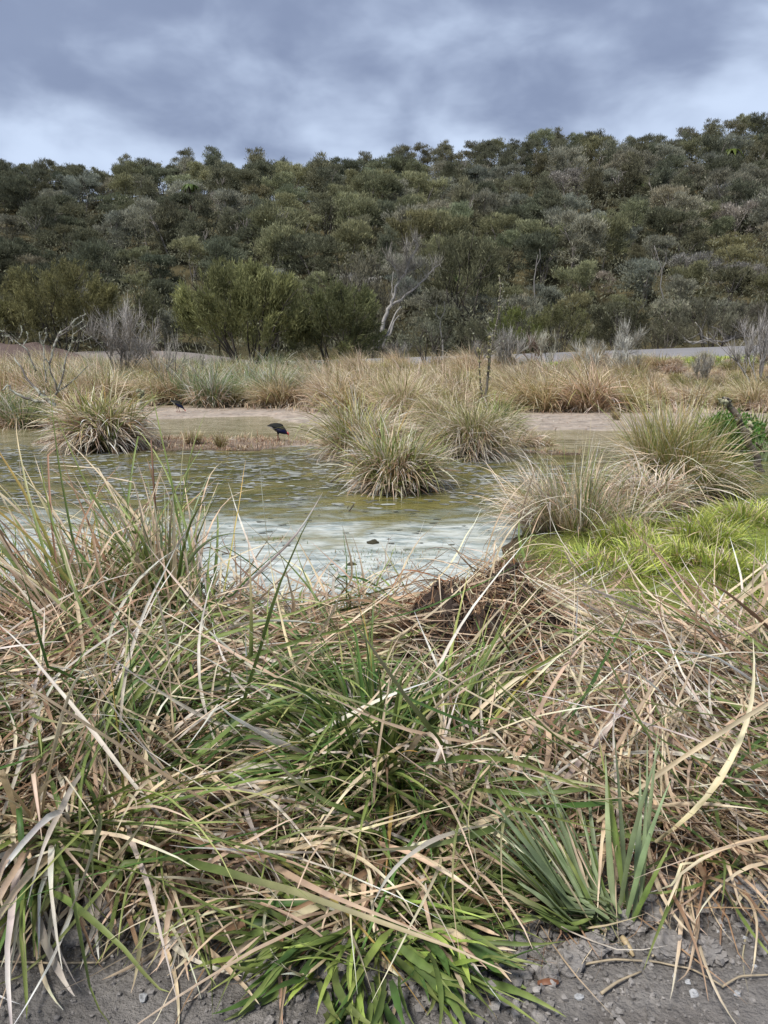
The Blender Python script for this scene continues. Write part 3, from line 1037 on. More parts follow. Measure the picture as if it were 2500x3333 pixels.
def poly_branches(root, lines, Y, yspread, r, col, rg, name='branch', col2=None, lichen=0, lsize=0.03, taper=0.4):
    """branches read off the photograph as polylines, each with its own depth; all share one trunk"""
    allp = []
    o = np.array(root.location)
    for i, (ln, w) in enumerate(lines):
        ys = Y + (rg.normal() * yspread if i else 0.0) * np.linspace(0, 1, len(ln))
        P_ = np.array([at(a, b, yy_) for (a, b), yy_ in zip(ln, ys)]) - o
        t = np.linspace(0, len(P_) - 1, len(P_) * 3 - 2)
        Q = np.stack([np.interp(t, np.arange(len(P_)), P_[:, k]) for k in range(3)], 1)
        Q += rg.normal(size=Q.shape) * r * w * 0.25
        m = MB()
        tube(m, Q, np.linspace(r * w, r * w * taper, len(Q)), col, 7, col2)
        m.build('trunk' if i == 0 else name, M_bark, root)
        allp.append(Q)
    if lichen:
        m = MB()
        lichen_on(m, np.concatenate(allp), lichen, lsize, rg)
        tag(m.build('lichen', M_lichen, root), kind='stuff')
    return allp


def twig_mass(root, pts, n, ln, w, col, rg, up=0.3, name='twigs', spread=0.7):
    pts = np.asarray(pts)
    m = MB()
    b = pts[rg.integers(0, len(pts), n)]
    d = rg.normal(size=(n, 3)) * spread + np.array((0, 0, up))
    az = np.arctan2(d[:, 1], d[:, 0])
    tl = np.arctan2(np.hypot(d[:, 0], d[:, 1]), d[:, 2])
    c = np.array(col)[None, None] * rg.uniform(0.75, 1.2, (n, 1, 1)) * np.ones((1, 3, 1))
    ribbons(m, b, az, tl, ln * rg.uniform(0.5, 1.2, n), w, rg.normal(size=n) * 0.5, c, 3)
    return tag(m.build(name, M_bark, root), kind='stuff')


# the leaning grey tree at the foot of the hill
rg = np.random.default_rng(61)
Yt = 57.0
r_ = empty('leaning_tree', at(1233, 1140, Yt))
r_['label'] = 'leaning grey tree with pale smooth trunk and bare forked limbs'
r_['category'] = 'tree'
z = lambda a, b: (1100 + a * .2411, 750 + b * .2412)
lines = [([z(540, 1600), z(560, 1450), z(620, 1230), z(690, 1050), z(755, 910), z(790, 770), z(835, 650)], 1.0),
         ([z(740, 1000), z(850, 930), z(960, 840), z(1070, 750), z(1180, 640), z(1300, 500), z(1375, 455)], 0.55),
         ([z(835, 660), z(905, 590), z(945, 470), z(975, 380), z(1050, 280), z(1085, 190), z(1020, 110)], 0.62),
         ([z(835, 650), z(825, 570), z(760, 490), z(710, 420), z(665, 390)], 0.45),
         ([z(750, 900), z(725, 830), z(735, 680), z(750, 560)], 0.28),
         ([z(880, 620), z(960, 550), z(1060, 510), z(1150, 470)], 0.24),
         ([z(600, 1560), z(680, 1350), z(760, 1150), z(850, 1030)], 0.5),
         ([z(700, 1420), z(740, 1250), z(820, 1150)], 0.35),
         ([z(930, 520), z(920, 400), z(935, 300), z(925, 200)], 0.22),
         ([z(600, 1600), z(640, 1480), z(720, 1380), z(760, 1230)], 0.4)]
ap = poly_branches(r_, lines, Yt, 1.2, 0.18, (0.33, 0.31, 0.285), rg, taper=0.42)
twig_mass(r_, np.concatenate([ap[i] for i in (1, 2, 3, 5, 8)]), 1700, 1.2, 0.020, (0.32, 0.30, 0.26), rg, 0.6)
# pale dead stems between the shrubs
for (ln, lab, Yd) in (([(1440, 1108), (1432, 1060), (1434, 1040), (1418, 1025), (1424, 990)], 'pale forked dead trunk among grey shrubs beside the leaning tree', 58.0),
                      ([(925, 792), (915, 760), (905, 730), (890, 715)], 'white-limbed dead tree standing on the green spur', 84.0),
                      ([(1742, 985), (1738, 920), (1745, 870), (1750, 830)], 'pale straight trunk in a gap of the lower forest', 70.0),
                      ([(2170, 1010), (2150, 930), (2155, 880), (2130, 800)], 'tall pale forked trunk in the shadowy lower forest', 66.0)):
    p0 = at(*ln[0], Yd)
    rr_ = empty('dead_tree', p0)
    tag(rr_, lab, 'tree')
    q = [(ln, 1.0), ([ln[2], (ln[2][0] + 14, ln[2][1] - 30), (ln[2][0] + 12, ln[2][1] - 60)], 0.6)]
    ap = poly_branches(rr_, q, Yd, 0.4, 0.06 * Yd / 60, (0.23, 0.215, 0.195), rg)
    if Yd > 80:
        twig_mass(rr_, ap[0][-4:], 700, 1.6, 0.05, (0.30, 0.29, 0.285), rg, 0.2, 'twigs', 1.2)
# extra trunks reach down to the hillside
for o in [o for o in COL.objects if o.name.startswith('dead_tree') and o.parent is None]:
    zb = max(float(hz(o.location.x, o.location.y)), float(gz(o.location.x, o.location.y)))
    hh = o.location.z - zb
    if hh > 0.05:
        m = MB()
        tube(m, [(0, 0, 0.05), (0.05, 0, -hh / 2), (0, 0, -hh - 0.2)], (0.07, 0.08, 0.09), (0.23, 0.215, 0.195))
        m.build('trunk_foot', M_bark, o)

# lichen-covered stick tree in front of the straw bank
rg = np.random.default_rng(62)
Ys = 21.0
r_ = empty('lichen_stick_tree', (at(1570, 1330, Ys)[0], Ys, float(gz(at(1570, 1330, Ys)[0], Ys))))
tag(r_, 'tall leafless stick tree crusted with yellow-green lichen rising from a sedge', 'tree')
lines = [([(1578, 1400), (1580, 1290), (1590, 1200), (1600, 1130), (1612, 1080), (1622, 1020), (1628, 960), (1626, 900)], 1.0),
         ([(1588, 1230), (1592, 1160), (1594, 1100)], 0.6),
         ([(1570, 1300), (1562, 1230), (1560, 1150), (1556, 1135)], 0.6),
         ([(1615, 1060), (1632, 1010), (1648, 975), (1652, 960)], 0.35),
         ([(1600, 1140), (1640, 1110), (1662, 1080)], 0.3),
         ([(1590, 1170), (1560, 1120), (1530, 1070)], 0.25),
         ([(1625, 990), (1640, 950), (1636, 925)], 0.3),
         ([(1610, 1085), (1590, 1060), (1588, 1030)], 0.3)]
ap = poly_branches(r_, lines, Ys, 0.25, 0.042, (0.14, 0.125, 0.10), rg, lichen=0)
m = MB()
lichen_on(m, np.concatenate(ap[:1]), 190, 0.026, rg, (0.36, 0.35, 0.22))
lichen_on(m, np.concatenate(ap[1:3]), 190, 0.034, rg, (0.34, 0.31, 0.17))
lichen_on(m, np.concatenate(ap[3:]), 120, 0.018, rg, (0.40, 0.41, 0.31))
tag(m.build('lichen', M_lichen, r_), kind='stuff')
m = MB()   # a hank of dead leaves caught round the foot
n = 120
b = np.stack([rg.normal(size=n) * 0.08 - 0.1, rg.normal(size=n) * 0.08 - 0.05, rg.uniform(0.45, 0.78, n)], 1)
ribbons(m, b, rg.uniform(0, 6.28, n), rg.uniform(0.5, 1.2, n), rg.uniform(0.4, 0.8, n), 0.018, rg.uniform(1.0, 2.0, n), pick({'grey': 1, 'brown': 2}, n, rg), 6, 0.6)
m.build('hanging_leaves', M_leaf, r_)

# grey lichen tree over the left bank
rg = np.random.default_rng(63)
Yl = 20.5
x0 = at(165, 1315, Yl)[0]
r_ = empty('lichen_tree', (x0, Yl, float(gz(x0, Yl))))
tag(r_, 'spreading leafless tree spotted with pale lichen beside the straw tussocks', 'tree')
z = lambda a, b: (a * 0.3014, 980 + b * 0.3014)
lines = [([z(600, 1290), z(570, 1120), z(490, 1040), z(460, 970)], 1.0),
         ([z(480, 1050), z(400, 960), z(300, 850), z(220, 710), z(140, 600)], 0.7),
         ([z(500, 1080), z(380, 1070), z(250, 1040), z(130, 970), z(80, 900), z(20, 970)], 0.8),
         ([z(570, 1100), z(620, 980), z(600, 880), z(550, 780), z(530, 680), z(490, 620)], 0.5),
         ([z(600, 1010), z(660, 880), z(690, 740), z(710, 620), z(760, 480)], 0.5),
         ([z(580, 510), z(610, 420), z(650, 340), z(760, 270), z(800, 200), z(920, 150)], 0.55),
         ([z(530, 680), z(560, 600), z(580, 510)], 0.5),
         ([z(500, 880), z(480, 700), z(470, 500), z(440, 430), z(420, 340)], 0.32),
         ([z(470, 470), z(500, 380), z(500, 290)], 0.25),
         ([z(390, 760), z(340, 640), z(290, 520), z(180, 440), z(60, 340), z(0, 315)], 0.35),
         ([z(250, 480), z(300, 400), z(290, 330)], 0.2),
         ([z(760, 480), z(800, 440), z(900, 430), z(990, 385)], 0.25),
         ([z(770, 470), z(790, 360), z(920, 270)], 0.3),
         ([z(640, 380), z(740, 320), z(900, 210)], 0.3),
         ([z(620, 980), z(720, 920), z(830, 820), z(950, 700)], 0.35),
         ([z(430, 980), z(400, 1090), z(430, 1110)], 0.3),
         ([z(140, 440), z(100, 380), z(30, 380)], 0.2),
         ([z(200, 420), z(240, 330), z(230, 275)], 0.2)]
ap = poly_branches(r_, lines, Yl, 0.35, 0.062, (0.16, 0.14, 0.125), rg, col2=(0.40, 0.40, 0.34))
m = MB()
lichen_on(m, np.concatenate(ap[3:]), 420, 0.019, rg, (0.40, 0.41, 0.32))
tag(m.build('lichen', M_lichen, r_), kind='stuff')
twig_mass(r_, np.concatenate(ap[3:]), 260, 0.28, 0.009, (0.33, 0.32, 0.28), rg, 0.3)

# broken leaning stump in the water
rg = np.random.default_rng(64)
Yp = 12.2
p0 = at(2478, 1545, Yp)
r_ = empty('broken_trunk', (p0[0], Yp, WATER_Z))
tag(r_, 'broken leaning dead trunk crusted with lichen standing in the pond', 'dead trunk')
z = lambda a, b: (2200 + a * 0.226, 1200 + b * 0.226)
ap = poly_branches(r_, [([z(1245, 1560), z(1200, 1400), z(1150, 1230), z(1070, 1090), z(980, 940), z(930, 820), z(860, 660), z(760, 520), z(700, 440)], 1.0),
                        ([z(1050, 950), z(1080, 860), z(1060, 790)], 0.35), ([z(760, 520), z(690, 500), z(640, 460)], 0.6),
                        ([z(1160, 1070), z(1220, 1140), z(1275, 1210)], 0.3), ([z(1215, 1130), z(1255, 1075)], 0.25), ([z(1230, 1410), z(1080, 1410)], 0.2)],
                   Yp, 0.1, 0.062, (0.16, 0.13, 0.105), rg, taper=0.75, col2=(0.09, 0.08, 0.07))
m = MB()
lichen_on(m, ap[0][10:], 260, 0.024, rg, (0.34, 0.35, 0.28))
lichen_on(m, ap[0][12:], 150, 0.026, rg, (0.05, 0.045, 0.04))
lichen_on(m, np.concatenate([ap[1], ap[2]]), 90, 0.03, rg, (0.42, 0.41, 0.28))
tag(m.build('lichen', M_lichen, r_), kind='stuff')

# small lichen post among the tussocks of the other shore
rg = np.random.default_rng(65)
Yq = 18.2
x0 = at(462, 1355, Yq)[0]
r_ = empty('lichen_post', (x0, Yq, float(gz(x0, Yq))))
tag(r_, 'short dark lichen-covered stub standing on the muddy shore', 'stump')
ap = poly_branches(r_, [([(464, 1390), (460, 1340), (458, 1300), (459, 1270)], 1.0)], Yq, 0, 0.05, (0.10, 0.095, 0.075), rg)
m = MB()
lichen_on(m, ap[0], 60, 0.05, rg, (0.26, 0.26, 0.17))
tag(m.build('lichen', M_lichen, r_), kind='stuff')

# fallen branches under the shrubs beside the road
rg = np.random.default_rng(66)
for k, (px, py, lab) in enumerate([(2260, 1112, 'fallen grey log lying under the dark trees by the road'), (2400, 1100, 'pale dead branch fallen under the grey feathery tree'),
                                   (2330, 1108, 'dark rotting log between two fallen branches by the road')]):
    p = at(px, py, 57.2)
    o = empty('fallen_branch', p)
    tag(o, lab, 'log')
    mb = MB()
    for _ in range(5):
        a = rg.uniform(-0.5, 0.5) + (math.pi if rg.random() < .5 else 0)
        pts = wander(rg.normal(size=3) * np.array((0.7, 0.3, 0.12)), (math.cos(a), 0.3 * math.sin(a), rg.uniform(0, .5)), rg.uniform(1, 2.6), 7, 0.25, rg)
        tube(mb, pts, np.linspace(0.07, 0.025, 8), np.array((0.30, 0.28, 0.26)) * rg.uniform(0.4, 1.4))
    mb.build('limb', M_bark, o)

# dirt mound on the gravel bank
rg = np.random.default_rng(67)
mb = MB()
gxm, gym = np.meshgrid(np.linspace(-1, 1, 40), np.linspace(-1, 1, 24))
rr2 = np.sqrt(gxm ** 2 + gym ** 2)
hm = np.clip(1 - rr2 ** 2, 0, 1) ** 0.8 * (1 + 0.12 * wob(gxm, gym, 5, 1) + 0.06 * wob(gxm, gym, 13, 2))
idx = np.arange(gxm.size).reshape(gxm.shape)
mb.add(np.stack([gxm * 6.5, gym * 2.6, hm * 1.75 - 0.15], -1).reshape(-1, 3),
       np.stack([idx[:-1, :-1], idx[:-1, 1:], idx[1:, 1:], idx[1:, :-1]], -1).reshape(-1, 4), (0.115, 0.085, 0.075))
mo = mb.build('dirt_mound', M_soil, loc=(at(60, 1150, 57.5)[0], 57.5, float(gz(-28, 57.5)) - 0.05))
tag(mo, 'dark reddish brown heap of dirt on the gravel bank', 'dirt heap')
mb = MB()
hm2 = np.clip(1 - rr2 ** 2, 0, 1) ** 0.7 * (1 + 0.15 * wob(gxm, gym, 4, 3))
mb.add(np.stack([gxm * 10, gym * 2.2, hm2 * 0.95 - 0.1], -1).reshape(-1, 3),
       np.stack([idx[:-1, :-1], idx[:-1, 1:], idx[1:, 1:], idx[1:, :-1]], -1).reshape(-1, 4), (0.21, 0.185, 0.17))
mo = mb.build('gravel_bank', M_soil, loc=(at(430, 1150, 58.4)[0], 58.4, float(gz(-18, 58.4)) - 0.05))
tag(mo, 'long pale grey gravel bank between the road and the shrubs', 'gravel bank')

# ------------------------------------------------------------------ straw tussocks on the other side of the pond
STRAW = {'straw': 5, 'tan': 3, 'olive': 2.0, 'grey': 1.2, 'lime': 0.4}
TP = []
defs = [('straw', 900, 1.25, 0.55, STRAW, (-0.45, 0), 1.1), ('straw', 900, 1.05, 0.5, STRAW, (-0.2, -.1), 1.4),
        ('straw', 900, 1.35, 0.6, {'straw': 6, 'olive': 2, 'tan': 2}, (-0.7, 0), 0.9), ('brown', 800, 0.95, 0.5, {'tan': 4, 'brown': 2, 'straw': 3, 'grey': 2}, (0, 0), 1.7),
        ('olive', 1000, 1.15, 0.5, {'olive': 6, 'green': 1.5, 'straw': 2}, (-0.15, 0), 0.9), ('olive', 1000, 1.0, 0.45, {'olive': 4, 'lime': 1, 'straw': 2.5}, (0.2, 0), 1.0),
        ('rush', 900, 1.2, 0.6, {'blue': 4, 'olive': 2, 'dark': 1, 'grey': 2}, (-0.1, 0), 0.7), ('brown', 700, 0.7, 0.5, {'tan': 4, 'grey': 3, 'straw': 2}, (-0.3, 0), 1.8)]
for k, (kd, n, h, r0, w, ln, bd) in enumerate(defs):
    rg = np.random.default_rng(300 + k)
    mb = MB()
    tussock_blades(mb, n, h, r0, w, rg, lean=ln, width=0.020, K=5, skirt=0.3, bend=bd, tilt=0.6)
    TP.append((kd, mb.mesh('straw_tussock')))
    TP[-1][1].materials.append(M_tuss)
TL = {'straw': 'windswept straw-coloured tussock', 'brown': 'brown and tan collapsed tussock', 'olive': 'upright olive green tussock', 'rush': 'grey-green rush clump'}


def far_tussock(kd, x, y, s, rg, zone, tint=1.0):
    ms = [m for k, m in TP if k == kd]
    o = bpy.data.objects.new({'straw': 'straw_tussock', 'brown': 'brown_tussock', 'olive': 'olive_tussock', 'rush': 'rush_clump'}[kd], ms[rg.integers(len(ms))])
    COL.objects.link(o)
    o.location = (x, y, float(gz(x, y)) - 0.03)
    o.rotation_euler = (0, 0, rg.normal() * 0.35)
    o.scale = (s * rg.uniform(0.9, 1.25), s * rg.uniform(0.9, 1.25), s * rg.uniform(0.88, 1.1))
    b = tint * rg.uniform(0.85, 1.1)
    o.color = (b, b * rg.uniform(0.95, 1.03), b * rg.uniform(0.88, 1.05), 1)
    tag(o, f"{TL[kd]} {zone}", 'tussock', f"{kd} tussocks {zone}")


rg = np.random.default_rng(11)
acc = []
for _ in range(9000):
    y = rg.uniform(24.0, 43.5)
    half = 0.53 * y + 2
    x = rg.uniform(-half, half)
    px = 1250 + F * x / y
    # bare mud and water in front; the bank's edge differs along the shore
    edge = np.interp(px, [0, 250, 480, 560, 650, 760, 1000, 1080, 1400, 1500, 2050, 2150, 2280, 2500], [24.5, 25, 30, 29.5, 26.5, 28.5, 28, 24.5, 24.5, 25.5, 25.5, 28.5, 27, 25])
    if y < edge or (530 < px < 660 and y < 29.5):
        continue
    if 2130 < px < 2330 and y > 33:
        if rg.random() < 0.6:
            continue
    sp = 0.92 + 0.012 * (y - 25)
    if all((x - a) ** 2 + (y - b) ** 2 > sp ** 2 for a, b in acc):
        acc.append((x, y))
acc.sort(key=lambda p: p[1])
acc = [p for p in acc if p[1] < 40 or rg.random() < 0.7][:420]
cnt = 0
for x, y in acc:
    px = 1250 + F * x / y
    q = rg.random()
    front = y < 28
    if 560 < px < 1010:
        kd = 'rush' if q < 0.5 else ('straw' if q < 0.85 else 'olive')
    elif px < 560:
        kd = 'straw' if q < 0.7 else ('olive' if q < 0.9 else 'rush')
    elif px > 2000:
        kd = 'brown' if q < 0.4 else ('olive' if q < 0.75 else 'straw')
    else:
        kd = 'straw' if q < 0.62 else ('brown' if q < 0.80 else 'olive')
    s = rg.uniform(0.8, 1.2) * (1.0 if px < 2080 else 0.75)
    if y > 36:
        s *= 0.85
    near_ = ('before the purplish leafless shrub' if px < 480 else 'before the golden-olive shrub' if px < 950 else 'before the dark layered shrub' if px < 1250 else
             'before the grey-green open shrub' if px < 1530 else 'near the lichen stick tree' if px < 1760 else 'before the pale silvery tree' if px < 2110 else 'before the wispy grey bush')
    zone = ('by the mud ' if front else ('amid the bank ' if y < 35 else 'close to the road ')) + near_
    far_tussock(kd, x, y, s, rg, zone)
    cnt += 1
# bank on the near left shore beyond the water
for (px, py, kd, s) in [(20, 1375, 'rush', 0.8), (70, 1385, 'rush', 0.75), (150, 1370, 'brown', 0.8), (30, 1340, 'straw', 1.25), (110, 1335, 'straw', 1.3), (230, 1320, 'straw', 1.2),
                        (300, 1310, 'straw', 1.2), (390, 1320, 'straw', 0.95), (480, 1326, 'olive', 0.55), (-60, 1380, 'rush', 0.9), (-40, 1335, 'straw', 1.3),
                        (190, 1345, 'olive', 0.9), (430, 1345, 'brown', 0.7)]:
    u, v = (px - 1250) / F, (py - 1666.5) / F
    t = (CAM_Z + 0.12) / (SINP + v * COSP)
    far_tussock(kd, t * u, t * (COSP - v * SINP), s, rg, 'on the shore behind the big mop-headed sedge')

# low dry stubble over the straw flats and verge
rg = np.random.default_rng(12)
mb = MB()
n = 16000
y = rg.uniform(24.5, 46.5, n)
x = (rg.random(n) - 0.5) * (1.1 * y + 4)
base = np.stack([x, y, gz(x, y)], 1)
pxs = 1250 + F * x / y
keep = (pond_d(x, y)[0] < -2.2) & ~((pxs > 520) & (pxs < 670) & (y < 29.8))
base = base[keep]
k = len(base)
vg = base[:, 1] > 42.5
c1, c2 = pick({'straw': 4, 'tan': 3, 'grey': 2, 'brown': 1}, k, rg), pick({'turf': 2, 'moss': 3, 'straw': 1}, k, rg)
ribbons(mb, base, rg.uniform(0, 6.28, k), rg.uniform(0.1, 0.9, k), rg.uniform(0.15, 0.5, k), 0.028, rg.uniform(0.3, 1.4, k), np.where(vg[:, None, None], c2, c1), 3)
st = mb.build('dry_stubble_grass', M_grass)
tag(st, 'short dry grass stubble covering the flat between the tussocks', 'grass', kind='stuff')
# green verge below the road
mb = MB()
n = 9000
x = rg.uniform(-26, 30, n)
y = rg.uniform(43.5, 47.6, n)
base = np.stack([x, y, gz(x, y)], 1)
ribbons(mb, base, rg.uniform(0, 6.28, n), rg.uniform(0.1, 0.8, n), rg.uniform(0.15, 0.42, n), 0.045, rg.uniform(0.3, 1.2, n), pick({'turf': 3, 'moss': 4}, n, rg), 3)
vg = mb.build('verge_grass', M_grass)
tag(vg, 'green grass verge between the straw tussocks and the road', 'grass', kind='stuff')

# ------------------------------------------------------------------ tussocks standing in and round the pond
def gp(px, py, z=WATER_Z):
    u, v = (px - 1250) / F, (py - 1666.5) / F
    t = (CAM_Z - z) / (SINP + v * COSP)
    return t * u, t * (COSP - v * SINP)


x, y = gp(1290, 1590)
tussock_thing('sedge_tussock', 'green and straw sedge tussock with drooping dead skirt standing in the pond', x, y, 2300, 1.0, 0.30,
              {'green': 3, 'lime': 3, 'gtip': 3, 'straw': 3, 'orange': 0.7, 'grey': 1}, 401, n_leaf=70, width=0.015, K=7, skirt=0.40, tilt=0.5, bend=1.2, lean=(-0.06, 0),
              skirt_w={'grey': 3, 'tan': 3, 'brown': 2})
x, y = gp(1195, 1490)
tussock_thing('sedge_tussock', 'broad yellowish sedge tussock leaning over the water behind the green one', x, y, 2600, 1.2, 0.46,
              {'lime': 3, 'straw': 4, 'gtip': 2, 'orange': 0.6, 'grey': 1.5, 'olive': 2}, 402, n_leaf=60, width=0.016, K=7, skirt=0.35, tilt=0.5, bend=1.2, lean=(-0.15, -.1))
x, y = gp(1525, 1485)
tussock_thing('sedge_tussock', 'round-headed tussock with fine pale green leaves and grey skirt by the stick tree', x, y, 3200, 1.3, 0.42,
              {'lime': 2, 'olive': 3, 'straw': 4, 'gtip': 2}, 403, n_leaf=50, width=0.010, K=7, skirt=0.42, tilt=0.45, bend=1.5, lean=(-0.28, 0), skirt_w={'grey': 5, 'tan': 2, 'brown': 1})
x, y = gp(335, 1462)
tussock_thing('sedge_tussock', 'big mop-headed sedge with thick skirt of bleached leaves on a mud islet', x, y, 2000, 1.2, 0.62,
              {'lime': 4, 'olive': 3, 'straw': 3, 'orange': 0.7, 'gtip': 2}, 404, n_leaf=110, width=0.024, K=7, skirt=0.55, tilt=0.6, bend=1.5,
              skirt_w={'grey': 5, 'tan': 3, 'straw': 2, 'brown': 1.5}, fold=0.25)
x, y = gp(1620, 1400, -0.1)
tussock_thing('sedge_tussock', 'green fan-leaved sedge at the foot of the stick tree', x, y, 1100, 0.95, 0.35, {'green': 4, 'dark': 2, 'lime': 2, 'gtip': 1}, 405, n_leaf=40, width=0.020, K=6,
              skirt=0.3, tilt=0.7, bend=1.2, fold=0.2)
x, y = gp(1440, 1400, -0.1)
tussock_thing('sedge_tussock', 'straw tussock with olive heart between the pond tussocks and the straw bank', x, y, 1500, 1.2, 0.5, {'olive': 4, 'lime': 2, 'straw': 4, 'tan': 2}, 406, width=0.015, K=6,
              skirt=0.3, tilt=0.6, bend=1.3, lean=(-0.3, 0))
x, y = gp(1310, 1370, -0.1)
tussock_thing('sedge_tussock', 'olive and straw tussock rising behind the yellowish leaning one', x, y, 1500, 1.25, 0.5, {'olive': 4, 'lime': 1, 'straw': 4, 'tan': 1}, 407, width=0.015, K=6,
              skirt=0.3, tilt=0.5, bend=1.1, lean=(-0.15, 0))
x, y = gp(1700, 1440, -0.12)
tussock_thing('sedge_tussock', 'low tan sedge clump spreading on the mud behind the pond', x, y, 900, 0.6, 0.5, {'tan': 3, 'straw': 3, 'olive': 1.5, 'green': 1}, 408, width=0.014, K=6, skirt=0.4)
# upright reedy tussocks and their neighbours by the turf
x, y = gp(2170, 1640, -0.14)
tussock_thing('reedy_tussock', 'tall upright olive tussock with rusty tips at the pond edge', x, y, 2400, 1.3, 0.34,
              {'olive': 5, 'green': 2, 'orange': 1.2, 'straw': 2, 'lime': 1.5}, 409, n_leaf=60, width=0.009, K=7, skirt=0.2, tilt=0.5, bend=0.6, skirt_w={'grey': 3, 'tan': 2, 'straw': 2})
x, y = gp(2345, 1610, -0.14)
tussock_thing('reedy_tussock', 'short olive tuft beside the tall upright tussock', x, y, 900, 0.55, 0.28, {'olive': 4, 'green': 3, 'straw': 2, 'orange': 1}, 410, n_leaf=20, width=0.010, K=6, skirt=0.25, bend=0.9)
x, y = gp(1770, 1740, -0.12)
tussock_thing('sedge_tussock', 'loose spray of grey dry leaves reaching over the water', x, y, 260, 0.8, 0.22, {'grey': 4, 'straw': 3, 'tan': 2, 'gtip': 1}, 412, n_leaf=60, width=0.009, K=9, skirt=0.1, tilt=1.0, bend=1.1,
              lean=(-0.5, 0.2), fold=0.2)
x, y = gp(2090, 1690, -0.1)
tussock_thing('sedge_tussock', 'dark-footed clump of bleached leaves between wiry and upright tussocks', x, y, 800, 0.6, 0.4, {'straw': 3, 'grey': 3, 'tan': 2, 'green': 1.2}, 413, n_leaf=30, width=0.010, K=7, skirt=0.5, fold=0.2)
for k, (px, py, s, lab) in enumerate([(2050, 1800, 0.28, 'knee-high lime grass tuft with pale stalks on the turf'), (2280, 1790, 0.30, 'bushy bright green grass tuft with dry foot on the turf'),
                                      (2440, 1730, 0.26, 'yellowish grass tuft on the turf next to the bushy one'), (1980, 1890, 0.20, 'low lime grass tuft beside the root mound'),
                                      (2330, 1900, 0.22, 'ragged grass tuft with straw blades in the middle of the turf'), (2150, 1860, 0.2, 'small spiky grass tuft between two larger ones on the turf')]):
    x, y = gp(px, py, -0.1)
    tussock_thing('grass_tuft', lab, x, y, 420, s, 0.35, {'turf': 4, 'moss': 3, 'straw': 1.5}, 414 + k, n_leaf=20, width=0.009, K=5, skirt=0.15, cat='grass tuft', bend=1.0, mat=M_grass)
# fern bush and reed leaves behind the broken trunk
rg = np.random.default_rng(70)
x, y = gp(2370, 1478)
r_ = empty('fern_bush', (x, y, float(gz(x, y))))
tag(r_, 'bright green leafy bush growing behind the broken trunk', 'bush')
mb = MB()
n = 5200
v = rg.normal(size=(n, 3))
v /= np.linalg.norm(v, axis=1, keepdims=True)
pos = v * (rg.random((n, 1)) ** 0.35) * np.array((0.62, 0.5, 0.5)) * (1 + 0.18 * np.sin(v[:, :1] * 7 + v[:, 1:2] * 5)) + np.array((0, 0, 0.42))
kites(mb, pos, v + np.array((0, 0, 0.3)) + rg.normal(size=(n, 3)) * 0.5, rg.uniform(0.04, 0.09, n), rg.uniform(0.03, 0.055, n),
      np.array((0.085, 0.20, 0.035)) * rg.uniform(0.6, 1.4, (n, 1)), rg)
mb.build('leaves', M_grass, r_, shade=False)
mb = MB()
for _ in range(9):
    tube(mb, wander((0, 0, 0), rg.normal(size=3) * 0.5 + np.array((0, 0, 1)), 0.6, 5, 0.15, rg), np.linspace(0.012, 0.005, 6), (0.09, 0.07, 0.04))
mb.build('stem', M_bark, r_)
for (px, py, sd, lab) in [(2330, 1440, 71, 'stiff green flax-like clump above the leafy bush'), (2455, 1440, 72, 'stiff green flax-like clump behind the broken trunk tip')]:
    x, y = gp(px, py, -0.15)
    tussock_thing('flax_clump', lab, x, y, 150, 0.85, 0.25, {'green': 4, 'lime': 2, 'gtip': 1}, sd, n_leaf=20, width=0.035, K=6, skirt=0.2, tilt=0.6, bend=0.7, fold=0.3)
x, y = gp(2480, 1500)
tussock_thing('reed_clump', 'thin blue-green reeds in the water beside the broken trunk', x, y, 160, 0.5, 0.3, {'blue': 4, 'green': 2}, 73, n_leaf=10, width=0.010, K=4, skirt=0.0, tilt=0.15, bend=0.15)

# ------------------------------------------------------------------ on and in the water
# pale scraps of floating scum: uncountable
rg = np.random.default_rng(80)


def flakes(n, x, y, size, col, rg, z=WATER_Z + 0.004):
    m = 8
    a = np.arange(m) / m * 2 * math.pi
    r = size[:, None] * (1 + 0.45 * rg.normal(size=(n, m))).clip(0.2, 2.0)
    V = np.stack([x[:, None] + np.cos(a) * r * 1.5, y[:, None] + np.sin(a) * r * 0.9, np.full((n, m), z) + rg.uniform(0, 0.004, (n, 1))], -1)
    mbf = MB()
    idx = np.arange(n * m).reshape(n, m)
    q = np.concatenate([np.stack([idx[:, 0], idx[:, i], idx[:, i + 1], idx[:, i + 2]], 1) for i in (1, 3, 5)])
    mbf.add(V.reshape(-1, 3), q, np.repeat(col[:, None], m, 1).reshape(-1, 3))
    return mbf


n = 17000
y = 8.6 + 8.2 * rg.random(n)
x = rg.uniform(-9, 4.2, n)
dens = 0.5 + 0.5 * wob(x, y, 1.7, 1) + 0.35 * wob(x, y, 5.3, 2)
dens *= smooth(8.6, 11.0, y) * smooth(17.2, 14.5, y) * smooth(4.2, 1.0, x)
keep = (rg.random(n) < dens * 1.0) & (pond_d(x, y)[0] > 0.1) & (pond_d(x, y)[1] < 0)
x, y = x[keep], y[keep]
n = len(x)
fl = flakes(n, x, y, 0.010 + 0.055 * rg.random(n) ** 2.2, np.array((0.30, 0.31, 0.28)) * rg.uniform(0.5, 1.5, (n, 1)), rg).build('floating_scum', M_scum, shade=False)
tag(fl, 'pale scraps of algae scum floating across the middle of the pond', 'scum', kind='stuff')
n = 120
y = rg.uniform(5.6, 9.0, n)
x = rg.uniform(-4, 1.6, n)
keep = pond_d(x, y)[0] > 0.15
x, y = x[keep], y[keep]
fl = flakes(len(x), x, y, rg.uniform(0.008, 0.03, len(x)), np.array((0.11, 0.115, 0.085)) * rg.uniform(0.5, 1.5, (len(x), 1)), rg).build('floating_debris', M_scum, shade=False)
